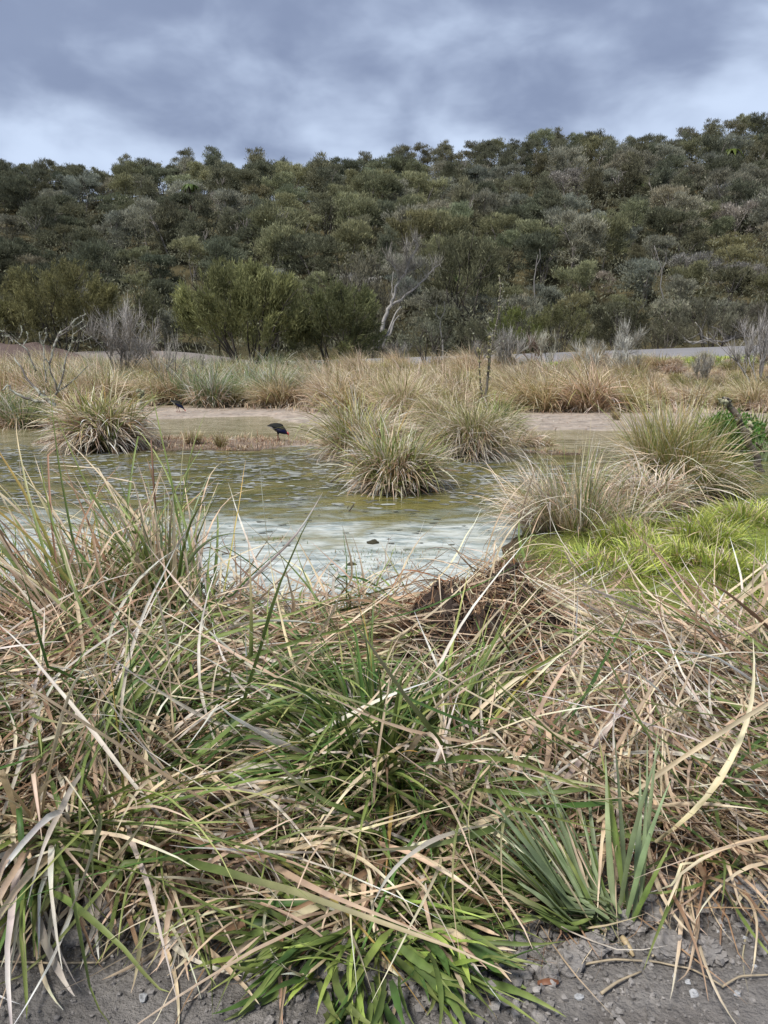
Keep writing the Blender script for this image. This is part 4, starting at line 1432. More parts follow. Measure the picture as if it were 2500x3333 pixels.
tag(fl, 'dark specks of plant debris floating over the pale silt', 'debris', kind='stuff')
# submerged weed poking through by the near shore
mb = MB()
n = 700
cx, cy = np.array([gp(a, b) for a, b in [(1215, 1880), (1170, 1800), (1290, 1840), (1190, 1900), (1330, 1800), (880, 1760), (1100, 1860), (1240, 1830)]]).T
i = rg.integers(0, len(cx), n)
base = np.stack([cx[i] + rg.normal(size=n) * 0.16, cy[i] + rg.normal(size=n) * 0.10, np.full(n, WATER_Z - 0.01)], 1)
ribbons(mb, base, rg.uniform(0, 6.28, n), rg.uniform(0.2, 1.3, n), rg.uniform(0.02, 0.07, n), 0.006, rg.uniform(0, 1, n), pick({'dark': 3, 'brown': 2, 'olive': 2}, n, rg), 3)
wd = mb.build('pond_weed', M_grass)
tag(wd, 'sparse dark water weed breaking the surface by the near bank', 'weed', kind='stuff')
for k, (px, py, a, ln, lab) in enumerate([(1122, 1665, 0.9, 0.13, 'short broken stick poking out of the open water'), (1062, 1572, 0.75, 0.5, 'thin leaning twig in the water beside the green tussock'),
                                          (1090, 1655, 1.25, 0.0, '')]):
    if not ln:
        continue
    x, y = gp(px, py)
    o = MB()
    tube(o, wander((0, 0, -0.06), (math.cos(a), 0.1, math.sin(a)), ln + 0.06, 5, 0.08, rg), np.linspace(0.012, 0.008, 6), (0.10, 0.085, 0.065))
    tube(o, wander((ln * 0.25, 0, ln * 0.3), (0.5, 0.3, 0.8), ln * 0.25, 3, 0.1, rg), np.linspace(0.007, 0.004, 4), (0.10, 0.085, 0.065))
    ob = o.build('twig', M_bark, loc=(x, y, WATER_Z))
    tag(ob, lab, 'twig')
for k, (px, py, r, lab) in enumerate([(1213, 1768, 0.05, 'dark weedy lump in the shallows, larger of two'), (1145, 1838, 0.035, 'small dark round lump in the shallows near the bank')]):
    x, y = gp(px, py)
    o = MB()
    blob(o, (0, 0, 0), r, (0.06, 0.055, 0.035), rg, 9, 6, 0.2, (1.4, 1, 0.6))
    ob = o.build('pond_lump', M_soil, loc=(x, y, WATER_Z))
    tag(ob, lab, 'lump')
# brown stubble on the islets and mud edges
mb = MB()
n = 34000
x = rg.uniform(-8.2, 5.5, n)
y = rg.uniform(13.5, 18.3, n)
isl = pond_d(x, y)[1]
keep = (isl > 0.03) & (rg.random(n) < 0.35 + 0.6 * smooth(-0.2, 0.6, wob(x, y, 2.7, 4)))
x, y = x[keep], y[keep]
n = len(x)
base = np.stack([x, y, gz(x, y)], 1)
tall = smooth(0.1, 0.8, wob(x, y, 3.1, 6))
ribbons(mb, base, rg.uniform(0, 6.28, n), rg.uniform(0.1, 1.3, n), rg.uniform(0.05, 0.15, n) + 0.18 * tall * rg.random(n), 0.013, rg.uniform(0.2, 1.4, n),
        pick({'brown': 4, 'tan': 4, 'straw': 1, 'olive': 0.8, 'rust': 1.0}, n, rg), 3)
ib = mb.build('islet_grass', M_grass)
tag(ib, 'short brown trampled grass on the mud islets in the pond', 'grass', kind='stuff')
for k, (px, py, lab) in enumerate([(625, 1448, 'small olive tuft on the mud islet'), (725, 1455, 'small dark olive tuft nearer the wading bird on the islet'), (2000, 1375, 'tiny green tuft alone on the pale mud flat')]):
    x, y = gp(px, py, -0.15)
    tussock_thing('grass_tuft', lab, x, y, 260, 0.32, 0.16, {'olive': 4, 'brown': 2, 'straw': 2}, 450 + k, width=0.010, K=4, skirt=0.1, bend=0.5, cat='grass tuft')
# litter of dead leaves along the far mud
mb = MB()
n = 6000
x = rg.uniform(-13, 14, n)
y = rg.uniform(15.5, 27.5, n)
d_, i_ = pond_d(x, y)
keep = (d_ < -0.05)
base = np.stack([x, y, gz(x, y) + 0.01], 1)[keep]
n = len(base)
ribbons(mb, base, rg.uniform(0, 6.28, n), 1.5, rg.uniform(0.05, 0.35, n), 0.022, rg.uniform(-0.2, 0.3, n), pick({'tan': 3, 'brown': 4, 'grey': 2}, n, rg), 2, ground=gz)
ml = mb.build('mud_litter', M_grass)
tag(ml, 'scattered dead stalks lying on the pale mud flats', 'litter', kind='stuff')


# ------------------------------------------------------------------ two wading birds
def swamphen(label, x, y, z, s, pose, rz=0.0):
    root = empty('swamphen', (x, y, z), rz)
    tag(root, label, 'bird', 'wading birds feeding on the mud')
    black, blue, navy, white = (0.012, 0.013, 0.014), (0.016, 0.022, 0.075), (0.012, 0.016, 0.05), (0.75, 0.74, 0.70)
    if pose == 0:
        sp = [(-.245, .315, .006, .006), (-.225, .318, .022, .014), (-.19, .322, .04, .03), (-.14, .308, .062, .06), (-.08, .290, .082, .085), (-.02, .272, .09, .10),
              (.04, .258, .087, .104), (.085, .243, .074, .095), (.118, .224, .054, .074), (.142, .202, .040, .052), (.158, .180, .032, .038), (.168, .160, .024, .026), (.172, .148, .008, .01)]
        legs = [[(-.03, .02, .20), (-.035, .02, .13), (-.012, .02, .07), (-.02, .02, 0.0)], [(-.01, -.025, .20), (-.03, -.025, .12), (-.03, -.025, .06), (-.025, -.025, 0.0)]]
        bill = [(.150, .188, .016), (.166, .176, .020), (.178, .158, .017), (.186, .140, .011), (.190, .122, .004)]
    else:
        sp = [(-.24, .335, .006, .006), (-.22, .335, .02, .014), (-.19, .322, .04, .03), (-.14, .300, .06, .055), (-.08, .277, .078, .078), (-.02, .252, .086, .092),
              (.04, .222, .083, .092), (.09, .185, .066, .078), (.125, .146, .046, .055), (.150, .108, .034, .04), (.166, .078, .028, .03), (.176, .056, .018, .02), (.18, .048, .006, .008)]
        legs = [[(-.05, .02, .2), (-.075, .02, .13), (-.055, .02, .065), (-.075, .02, 0.0)], [(0, -.025, .18), (-.01, -.025, .11), (0.02, -.025, .05), (0.03, -.025, 0.0)]]
        bill = [(.168, .075, .014), (.178, .062, .016), (.186, .044, .013), (.190, .026, .008), (.192, .012, .003)]
    nseg = 12
    V, Cc = [], []
    for k, (px_, pz_, rw, rh) in enumerate(sp):
        for j in range(nseg):
            t = j / nseg * 2 * math.pi
            ty, tz = math.cos(t), math.sin(t)
            slope = 0.35 if k < 6 else 0.75
            V.append((px_ - tz * rh * slope * 0.3, ty * rw, pz_ + tz * rh))
            if k <= 3 and tz < -0.45 and k >= 1:
                c = white
            elif tz > 0.15 or k < 5:
                c = black
            elif k >= 10:
                c = navy
            else:
                c = blue if tz > -0.75 else navy
            Cc.append(c)
    idx = np.arange(len(V)).reshape(-1, nseg)
    q = np.stack([idx[:-1], np.roll(idx, -1, 1)[:-1], np.roll(idx, -1, 1)[1:], idx[1:]], -1).reshape(-1, 4)
    mb = MB()
    mb.add(np.array(V) * s, q, np.array(Cc))
    for lg in legs:
        p = np.array(lg) * s
        t = np.linspace(0, 3, 10)
        Q = np.stack([np.interp(t, range(4), p[:, k]) for k in range(3)], 1)
        tube(mb, Q, np.array([.026, .02, .013, .009, .0075, .0075, .0075, .007, .0065, .006]) * s, np.array([black] * 3 + [(0.22, 0.075, 0.06)] * 7), 7)
        for a in (-0.5, 0, 0.5, math.pi):
            tl = 0.065 if a != math.pi else 0.03
            tube(mb, [p[3], p[3] + np.array((math.cos(a) * tl * .5, math.sin(a) * tl * .5, .008)) * s, p[3] + np.array((math.cos(a) * tl, math.sin(a) * tl, 0.002)) * s],
                 np.array((.006, .005, .003)) * s, (0.22, 0.075, 0.06), 5)
    mb.build('body', M_feather, root)
    mb = MB()
    P_ = np.array([(a, 0, b) for a, b, c in bill]) * s
    tube(mb, P_, np.array([c for a, b, c in bill]) * s, (0.55, 0.055, 0.05), 8)
    mb.build('bill', M_bill, root)
    for sd in (-1, 1):
        mb = MB()
        hd = sp[-4]
        blob(mb, ((hd[0] - .004) * s, sd * hd[2] * 0.93 * s, (hd[1] + .012) * s), 0.005 * s, (0.25, 0.02, 0.02), np.random.default_rng(1), 6, 4, 0.0)
        mb.build('eye', M_bill, root)
    # folded wings, a plate of dark feathers on each flank
    for sd in (-1, 1):
        mb = MB()
        W = []
        K = 9
        for k in range(K):
            f = k / (K - 1)
            sx = -.215 + f * .30
            cz = np.interp(sx, [a[0] for a in sp], [a[1] for a in sp])
            rw = np.interp(sx, [a[0] for a in sp], [a[2] for a in sp])
            rh = np.interp(sx, [a[0] for a in sp], [a[3] for a in sp])
            for t in (0.15, 0.5, 0.9, 1.25):
                ww = 1.07
                W.append((sx - math.sin(t) * rh * .1, sd * rw * ww * math.cos(t) + sd * .002, cz + rh * ww * math.sin(t) * (0.9 if t < 1 else 1)))
        idx = np.arange(len(W)).reshape(K, 4)
        q = np.stack([idx[:-1, :-1], idx[1:, :-1], idx[1:, 1:], idx[:-1, 1:]], -1).reshape(-1, 4)
        mb.add(np.array(W) * s, q, np.array((0.016, 0.017, 0.015)))
        mb.build('wing', M_feather, root)
    return root


x, y = gp(910, 1436, -0.16)
swamphen('dark blue wading bird with red bill feeding in the shallows beside the islet', x, y, max(float(gz(x, y)), WATER_Z) - 0.01, 1.12, 0)
x, y = gp(583, 1341, -0.09)
swamphen('dark blue wading bird pecking with lowered head on the mud by the straw bank', x, y, float(gz(x, y)), 1.15, 1)

# ------------------------------------------------------------------ bright turf on the near shore
rg = np.random.default_rng(90)
mb = MB()
n = 60000
x = rg.uniform(0.3, 6.5, n)
y = rg.uniform(3.9, 10.4, n)
pt = smooth(-0.75, 0.1, wob(x, y, 1.5, 8) + 0.5 * wob(x, y, 4.5, 3))
keep = (rg.random(n) < lawn_mask(x, y) * (0.35 + 0.6 * pt)) & (pond_d(x, y)[0] < 0.03)
x, y = x[keep], y[keep]
n = len(x)
base = np.stack([x, y, gz(x, y)], 1)
cl = 0.5 + 0.5 * wob(x, y, 1.6, 2)
c = pick({'turf': 5, 'moss': 4, 'straw': 0.6, 'green': 0.6}, n, rg, 0.15)
c2 = pick({'turf': 5, 'straw': 2, 'lime': 2}, n, rg, 0.15)
c = np.where((wob(x, y, 2.3, 11) + 0.4 * rg.normal(size=n) > 0.35)[:, None, None], c2, c)
ribbons(mb, base, rg.normal(size=n) * 1.0 + math.pi + 0.7, rg.uniform(0.4, 1.45, n), rg.uniform(0.045, 0.12, n) * (0.45 + 0.8 * cl), rg.uniform(0.005, 0.010, n), rg.uniform(0.0, 1.2, n), c, 3,
        ground=gz)
tf = mb.build('turf_grass', M_grass)
tag(tf, 'bright yellow-green turf between the near sedges and the pond tussocks', 'grass', kind='stuff')

# ------------------------------------------------------------------ the near bank: thatch of dead leaves
def bank_h(x, y):
    """height of the matted thatch above the ground on the near bank"""
    x = np.asarray(x, float)
    y = np.asarray(y, float)
    e = smooth(1.95, 2.7, y + 0.25 * np.sin(x * 1.7 + 0.6)) * smooth(4.7, 3.8, y)
    h = 0.13 + 0.05 * wob(x, y, 2.2, 3) + 0.03 * wob(x, y, 5.0, 5)
    h += 0.10 * np.exp(-((x + 0.15) / 0.75) ** 2 - ((y - 4.0) / 0.45) ** 2)
    h += 0.10 * np.exp(-((x - 1.3) / 0.9) ** 2 - ((y - 3.2) / 0.6) ** 2)
    h -= 0.12 * smooth(0.7, 1.4, x) * smooth(3.3, 4.0, y)
    return np.clip(h * e, 0, 1)


def fg(x, y):
    return gz(x, y) + bank_h(x, y) * 0.85


def soil_edge(x):
    return np.interp(x, [-1.6, -1.0, -.6, -.3, 0, .25, .5, .8, 1.2, 1.8], [2.02, 2.06, 2.02, 1.80, 1.66, 1.66, 1.78, 1.92, 2.0, 2.1])


rg = np.random.default_rng(91)
MOUND = gp(1580, 2190, 0.0)


def thatch(n, xr, yr, az0, azs, ln, wd, weights, rg, K=6, lift=(0.0, 0.06), mask=None, tilt=(1.2, 1.75), fold=0.0, kinkp=0.15):
    x = rg.uniform(*xr, n)
    y = rg.uniform(*yr, n)
    keep = (y > soil_edge(x) + rg.normal(size=n) * 0.05) & (pond_d(x, y)[0] < 0.0)
    if mask is not None:
        keep &= mask(x, y) > rg.random(n)
    keep &= (((x - MOUND[0] + 0.02) / 0.66) ** 2 + ((y - MOUND[1] + 0.30) / 0.85) ** 2 > 1) | (rg.random(n) < 0.05)
    x, y = x[keep], y[keep]
    n = len(x)
    mb = MB()
    b = np.stack([x, y, fg(x, y) + rg.uniform(*lift, n)], 1)
    kk = np.where(rg.random(n) < kinkp, rg.uniform(0.25, 0.8, n), 2.0)
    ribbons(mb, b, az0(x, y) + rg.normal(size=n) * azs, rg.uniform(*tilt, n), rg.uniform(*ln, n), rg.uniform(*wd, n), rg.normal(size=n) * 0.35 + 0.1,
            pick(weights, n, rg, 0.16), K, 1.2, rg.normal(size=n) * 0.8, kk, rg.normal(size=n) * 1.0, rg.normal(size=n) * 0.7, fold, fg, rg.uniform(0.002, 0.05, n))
    return mb


notlawn = lambda x, y: 1 - 0.93 * lawn_mask(x, y)
m = thatch(24000, (-3.3, 3.2), (1.75, 5.4), lambda x, y: rg.uniform(0, 6.28, len(x)), 0.3, (0.12, 0.40), (0.002, 0.006), {'tan': 2.5, 'brown': 7, 'straw': 1.2, 'grey': 0.6, 'dark': 1.2}, rg, 5, (-0.05, 0.03), notlawn)
o = m.build('fine_thatch', M_leaf)
tag(o, 'matted fine dead grass covering the near bank under the sedges', 'thatch', kind='stuff')
m = thatch(3000, (-3.2, 1.1), (3.1, 4.75), lambda x, y: np.where(rg.random(len(x)) < 0.75, 0.1, math.pi + 0.1) + 0.7 * wob(x, y, 1.6, 5), 0.22, (0.4, 1.1), (0.009, 0.019),
           {'tan': 5, 'straw': 4, 'grey': 2, 'brown': 1.5, 'gtip': 0.5}, rg, 9, (0.0, 0.09), notlawn, fold=0.3)
o = m.build('flattened_straw', M_leaf)
tag(o, 'thick layer of flattened straw sedge leaves along the near shore', 'straw', kind='stuff')
m = thatch(2600, (0.2, 3.0), (2.0, 4.0), lambda x, y: math.pi - 0.4 + 1.3 * wob(x, y, 1.7, 6), 0.4, (0.25, 0.8), (0.006, 0.015), {'tan': 4, 'straw': 4, 'grey': 4, 'brown': 2, 'green': 0.7}, rg, 9,
           (0.0, 0.10), notlawn, tilt=(0.9, 1.7), fold=0.3)
o = m.build('tangled_straw', M_leaf)
tag(o, 'tangle of curled dry grass on the bank beside the root mound', 'straw', kind='stuff')
m = thatch(5000, (-3.0, 3.0), (1.85, 4.2), lambda x, y: rg.uniform(0, 6.28, len(x)), 0.3, (0.06, 0.22), (0.004, 0.008), {'moss': 3, 'green': 4, 'dark': 2}, rg, 4, (-0.02, 0.03),
           lambda x, y: smooth(-0.2, 0.5, wob(x, y, 3.1, 7)), tilt=(0.1, 1.0))
o = m.build('undergrass', M_grass)
tag(o, 'short green grass growing up through the dead thatch', 'grass', kind='stuff')


flow = lambda x, y: 1.5 * wob(x, y, 0.9, 2) + 0.9 * wob(x, y, 2.1, 4) + np.where(rg.random(len(x)) < 0.5, 0.3, math.pi + 0.1)
m = thatch(1500, (-2.2, 2.4), (1.95, 4.3), flow, 0.16, (0.45, 1.10), (0.009, 0.020), {'tan': 3, 'straw': 3.5, 'grey': 3.5, 'green': 3.5, 'gtip': 2, 'dark': 2, 'brown': 1.5, 'orange': 0.2}, rg, 11,
           (0.02, 0.20), notlawn, tilt=(0.9, 1.7), fold=0.35, kinkp=0.18)
o = m.build('fallen_leaves', M_leaf)
tag(o, 'criss-crossed broad dead and green leaves lying over the near bank', 'leaves', kind='stuff')


# ------------------------------------------------------------------ sedges of the near bank, leaf by leaf
def sedge(label, px, py, n, n_leaf, h, r0, weights, seed, aim=None, aims=0.6, width=0.010, tilt=(0.25, 1.0), bend=(0.6, 1.9), name='sedge_clump', K=12, fold=0.35, skirt=0.3,
          skirt_w=None, z0=0.0, kinkp=0.22, cat='sedge', yoff=0.0, daz=0.5):
    """aim: azimuth the leaves are swept towards (None: all round)"""
    rg = np.random.default_rng(seed)
    x, y = gp(px, py, z0)
    zb = float(gz(x, y))
    root = empty(name, (x, y, zb))
    tag(root, label, cat)

    def gl(X, Y):
        return gz(X + x, Y + y) + 0.35 * bank_h(X + x, Y + y) - zb

    nt_ = 9 if r0 > 0.13 else 5
    ta = rg.uniform(0, 6.28) + np.arange(nt_) * 6.283 / nt_ + rg.normal(size=nt_) * 0.3
    tr_ = r0 * (1.5 if r0 > 0.13 else 0.7) * np.sqrt(rg.random(nt_))
    taz = ta if aim is None else aim + rg.normal(size=nt_) * aims
    tufts = np.stack([taz, tr_ * np.cos(ta), tr_ * np.sin(ta) * 0.8], 1)

    def leaves(m, mb, longer=1.0, dead=None):
        a = rg.uniform(0, 6.28, m)
        r = r0 * (1.0 if r0 < 0.13 else 1.6) * rg.random(m) ** 0.6
        b = np.stack([r * np.cos(a), r * np.sin(a) * 0.8, np.full(m, -0.01)], 1)
        b[:, 2] += gl(b[:, 0], b[:, 1])
        k = rg.integers(0, len(tufts), m)
        b[:, :2] = b[:, :2] * 0.35 + tufts[k, 1:3]
        b[:, 2] = gl(b[:, 0], b[:, 1]) - 0.01
        az = tufts[k, 0] + rg.normal(size=m) * 0.24
        dd = rg.random(m) < skirt
        t0 = rg.uniform(*tilt, m) + np.where(dd, 0.25, 0) + (0.18 if z0 == 0.0 and r0 > 0.13 else 0.0)
        bd = rg.uniform(*bend, m) + np.where(dd, 0.4, 0)
        c = np.where(dd[:, None, None], pick(skirt_w or {'tan': 4, 'straw': 3, 'grey': 3, 'brown': 1.5}, m, rg, 0.14), pick(weights, m, rg, 0.14))
        kk = np.where(rg.random(m) < kinkp, rg.uniform(0.35, 0.8, m), 2.0)
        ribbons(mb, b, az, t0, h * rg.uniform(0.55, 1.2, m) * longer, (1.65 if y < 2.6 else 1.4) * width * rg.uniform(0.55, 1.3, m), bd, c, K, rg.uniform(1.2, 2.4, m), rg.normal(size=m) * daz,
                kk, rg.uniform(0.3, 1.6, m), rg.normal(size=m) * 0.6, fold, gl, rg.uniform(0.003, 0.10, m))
    if n:
        mb = MB()
        leaves(int(n * 0.75), mb)
        fo = mb.build('foliage', M_leaf, root)
        tag(fo, kind='stuff')
    for _ in range(n_leaf):
        m1 = MB()
        leaves(1, m1, 1.12)
        m1.build('leaf', M_leaf, root)
    return root


GR = {'green': 4, 'dark': 3, 'gtip': 2, 'lime': 1.2, 'orange': 0.5}
MX = {'green': 3.5, 'dark': 1.2, 'gtip': 2, 'straw': 3, 'tan': 2.5, 'grey': 1.5, 'lime': 1, 'orange': 0.3}
DR = {'straw': 4, 'tan': 4, 'grey': 4, 'gtip': 0.8, 'brown': 1.2}
sedge('tall sedge with brown-green leaves swept sideways beside the brown flower stalk', 450, 2140, 420, 90, 1.38, 0.30, {'green': 3, 'gtip': 3, 'tan': 4, 'brown': 2, 'straw': 2, 'orange': 0.6}, 501,
      aim=2.7, aims=0.5, tilt=(0.15, 0.95), bend=(0.1, 1.1), width=0.012, skirt=0.35)
sedge('upright cluster of straw and green leaves round the brown flower stalk', 540, 2090, 100, 40, 0.95, 0.12, {'green': 4, 'gtip': 2, 'straw': 4, 'blue': 1.5, 'lime': 1}, 502, aim=None,
      tilt=(0.0, 0.40), bend=(0.2, 1.4), width=0.013, skirt=0.1)
sedge('arching bleached sedge with green base above the shore', 130, 2130, 240, 50, 0.95, 0.28, MX, 503, aim=2.2, aims=0.9, tilt=(0.3, 1.1), bend=(0.5, 1.8))
sedge('small dry sedge arching over the pond edge beside the flattened straw', 900, 2010, 90, 30, 0.62, 0.2, {'tan': 4, 'straw': 4, 'green': 0.8}, 504, aim=None, tilt=(0.1, 0.8), bend=(0.7, 2.0), width=0.009)
sedge('lush sedge with curled bleached leaves spilling towards the soil', 190, 2640, 420, 100, 0.85, 0.30, {'green': 5, 'dark': 2, 'lime': 1.5, 'gtip': 2, 'straw': 1.5, 'grey': 2}, 505, aim=None,
      tilt=(0.3, 1.2), bend=(0.8, 2.2), skirt=0.45, skirt_w={'grey': 5, 'tan': 3, 'straw': 2, 'brown': 1}, width=0.012)
sedge('sedge of mixed green and straw leaves behind the curled bleached one', 330, 2420, 320, 60, 0.75, 0.30, MX, 506, aim=0.3, aims=1.2, tilt=(0.4, 1.2), bend=(0.6, 1.8))
sedge('dense dark green sedge leaning towards the bare soil', 820, 2330, 420, 80, 0.85, 0.30, {'dark': 5, 'green': 4, 'gtip': 1, 'blue': 1}, 507, aim=-0.75, aims=0.5, tilt=(0.6, 1.25), bend=(0.3, 1.0), skirt=0.15, width=0.010)
sedge('upright dark green sedge spraying fine leaves beside the leaning green one', 1210, 2620, 380, 80, 0.66, 0.12, {'dark': 4, 'green': 5, 'lime': 1.2, 'orange': 0.5, 'gtip': 1}, 508, aim=None,
      tilt=(0.1, 1.0), bend=(0.4, 1.5), skirt=0.12, width=0.009)
sedge('long green blades arching from the dark sedge over dry grass', 1360, 2620, 50, 26, 0.85, 0.1, {'green': 4, 'lime': 2, 'gtip': 2, 'straw': 2}, 509, aim=0.35, aims=0.4, tilt=(0.5, 1.1), bend=(0.4, 1.0), skirt=0.1)
sedge('dry sedge with tangled curls next to the root mound', 2130, 2420, 380, 80, 0.62, 0.28, DR, 510, aim=None, tilt=(0.4, 1.3), bend=(0.8, 2.2), width=0.009)
sedge('bleached arching sedge at the turf edge', 2230, 2280, 220, 60, 0.50, 0.22, {'straw': 3, 'grey': 4, 'tan': 3, 'green': 0.8}, 511, aim=None, tilt=(0.2, 1.1), bend=(0.7, 2.1), width=0.009)
sedge('long grey-straw leaves swept across the tangled bank', 2480, 2420, 240, 60, 0.9, 0.25, DR, 512, aim=math.pi - 0.1, aims=0.6, tilt=(0.6, 1.2), bend=(0.5, 1.5), width=0.010)
sedge('drooping straw sedge beyond the dark green upright one', 1850, 2640, 240, 50, 0.6, 0.22, {'straw': 4, 'tan': 4, 'gtip': 1.5, 'green': 1.5}, 513, aim=3.6, aims=0.8, tilt=(0.6, 1.25), bend=(0.4, 1.5), width=0.009)
sedge('straw sedge collapsed around the upright dark green one', 1090, 2800, 220, 50, 0.6, 0.22, {'straw': 4, 'tan': 3, 'green': 2, 'lime': 1}, 514, aim=-1.2, aims=1.0, tilt=(0.5, 1.3), bend=(0.5, 1.6), width=0.010)
sedge('dry fine-leaved sedge on the bank above the soil clods', 2250, 2720, 320, 50, 0.5, 0.3, {'straw': 3, 'tan': 4, 'brown': 2, 'green': 1.5, 'moss': 1}, 515, aim=None, tilt=(0.5, 1.4), bend=(0.3, 1.5), width=0.007)
sedge('collapsed tan sedge filling the hollow between green clumps', 620, 2600, 300, 50, 0.65, 0.3, {'tan': 4, 'straw': 4, 'grey': 2, 'green': 2, 'lime': 1}, 516, aim=-0.4, aims=1.2, tilt=(0.5, 1.4), bend=(0.5, 1.7), width=0.010)
sedge('green-hearted sedge with straw outer leaves beside the pond bank', 60, 2330, 300, 60, 0.8, 0.28, MX, 517, aim=0.6, aims=1.1, tilt=(0.4, 1.2), bend=(0.6, 1.9), width=0.011)
# wiry dry sedges at the turf edge
WR = {'straw': 4, 'grey': 4, 'tan': 3, 'gtip': 1.2, 'green': 1.0, 'orange': 0.3}
sedge('pale wiry sedge with long arching dry leaves at the turf edge', 1890, 1770, 520, 80, 0.92, 0.16, {'straw': 4, 'grey': 3, 'tan': 2, 'gtip': 2.5, 'green': 2, 'lime': 1}, 540, aim=None, tilt=(0.02, 0.6), bend=(0.2, 1.3), width=0.0052, skirt=0.3, z0=-0.12)
sedge('wiry dry sedge leaning over the water beside the turf', 1800, 1770, 240, 50, 0.80, 0.13, WR, 541, aim=2.6, aims=0.9, tilt=(0.05, 0.85), bend=(0.3, 1.3), width=0.0048, skirt=0.2, z0=-0.14)
sedge('short wiry sedge with green heart between turf and upright tussock', 2010, 1745, 330, 40, 0.62, 0.18, {'straw': 3, 'grey': 3, 'green': 2.5, 'gtip': 2}, 542, aim=None, tilt=(0.1, 1.1), bend=(0.3, 1.5), width=0.0052, skirt=0.35, z0=-0.12)
# long blades hanging over the bare soil
sedge('loose spray of long green blades hanging over the bare soil', 200, 2720, 0, 22, 1.25, 0.12, {'green': 6, 'lime': 3, 'gtip': 2}, 520, aim=-0.75, aims=0.35, tilt=(0.75, 1.2), bend=(0.2, 0.7), skirt=0.0, width=0.013, kinkp=0.1)
sedge('spray of straw and green blades drooping to the soil', 120, 2760, 0, 24, 0.95, 0.12, {'straw': 4, 'tan': 2, 'green': 3}, 521, aim=-1.3, aims=0.5, tilt=(0.4, 1.1), bend=(0.7, 1.4), skirt=0.0, width=0.012, kinkp=0.3)
sedge('spray of long pale blades drooping over the broad grass', 1330, 2640, 0, 22, 0.85, 0.12, {'straw': 4, 'gtip': 2, 'green': 2, 'lime': 1}, 522, aim=-1.5, aims=0.6, tilt=(0.4, 1.0), bend=(0.6, 1.5), skirt=0.0, width=0.011, kinkp=0.3)
sedge('shaggy sedge of brown and green leaves hanging down to the bare soil', 520, 2830, 260, 50, 0.55, 0.22, {'green': 3, 'gtip': 2, 'straw': 3, 'tan': 3, 'brown': 1.5}, 523, aim=-1.1, aims=0.9, tilt=(0.3, 1.2), bend=(0.6, 1.8), width=0.009)
# broad bright grass and the blue-green fan beside the soil
sedge('low tuft of broad bright green grass at the soil edge', 1180, 3060, 260, 90, 0.25, 0.20, {'moss': 2, 'green': 6, 'dark': 2, 'straw': 0.5}, 530, aim=None, tilt=(0.4, 1.3), bend=(0.2, 1.2), skirt=0.08, width=0.011, name='grass_tuft', cat='grass tuft', kinkp=0.05)
sedge('broad bright green grass spilling beside the drooping blades', 1400, 3010, 160, 50, 0.24, 0.16, {'moss': 2, 'green': 6, 'dark': 2, 'straw': 0.5}, 531, aim=None, tilt=(0.4, 1.3), bend=(0.2, 1.2), skirt=0.08, width=0.010, name='grass_tuft', cat='grass tuft', kinkp=0.05)
sedge('blue-green fan of stiff blades rooted among the soil clods', 1960, 3085, 60, 50, 0.44, 0.07, {'blue': 6, 'green': 2, 'gtip': 1, 'straw': 1.2}, 532, aim=2.45, aims=0.42, tilt=(0.5, 1.15), bend=(-0.1, 0.5), skirt=0.12, width=0.010, name='grass_fan', cat='grass', kinkp=0.05, daz=0.2)
sedge('few stiff upright grey-green blades beside the blue-green fan', 2040, 3060, 0, 8, 0.44, 0.05, {'blue': 6, 'green': 2}, 533, aim=1.2, aims=0.9, tilt=(0.05, 0.45), bend=(0.0, 0.6), skirt=0.0, width=0.011, name='grass_fan', cat='grass', kinkp=0.05, daz=0.2)

# brown flower stalk
rg = np.random.default_rng(95)
b0 = at(520, 2080, 4.12)
b0[2] = float(gz(b0[0], b0[1]))
p1, p2 = at(512, 1760, 4.12), at(492, 1432, 4.1)
mb = MB()
tube(mb, np.array([b0, (b0 + p1) / 2 + (0.004, 0, 0), p1, (p1 + p2) / 2, p2]) - b0, (0.0085, 0.008, 0.007, 0.006, 0.004), (0.24, 0.135, 0.085), 7)
kn = MB()
o = mb.build('flower_stalk', M_leaf, loc=b0)
tag(o, 'tall thin brown flower stalk standing above the sedges', 'stalk')
for f in (0.25, 0.55, 0.8):
    mb = MB()
    q = (1 - f) * b0 + f * p2 - b0
    ribbons(mb, q[None], np.array([rg.uniform(0, 6.28)]), 0.2, 0.16, 0.008, 0.5, pick({'brown': 1}, 1, rg), 4)
    mb.build('bract', M_leaf, o)

# the root mound: torn-up sedge base with dirt
rg = np.random.default_rng(96)
x, y = gp(1580, 2190, 0.0)
zb = float(gz(x, y))
r_ = empty('root_mound', (x, y, zb))
tag(r_, 'uprooted sedge mound of dark dirt and matted brown roots by the pond', 'root mound')
mb = MB()
nx_, ny_ = 56, 44
gxm, gym = np.meshgrid(np.linspace(-1, 1, nx_), np.linspace(-1, 1, ny_))
rr2 = np.sqrt(gxm ** 2 + gym ** 2)
hm = np.clip(1 - rr2 ** 2.2, 0, 1) ** 0.6 * (0.85 + 0.22 * wob(gxm, gym, 4, 1) + 0.14 * wob(gxm, gym, 10, 2) + 0.09 * wob(gxm, gym, 23, 3) + 0.018 * np.random.default_rng(3).normal(size=gxm.shape))
HM = hm * 0.55 - 0.03
idx = np.arange(gxm.size).reshape(gxm.shape)
cdirt = 0.75 * np.stack([0.075 + 0.02 * wob(gxm, gym, 9, 5), 0.056 + 0.016 * wob(gxm, gym, 9, 5), 0.046 + 0.012 * wob(gxm, gym, 9, 5)], -1)
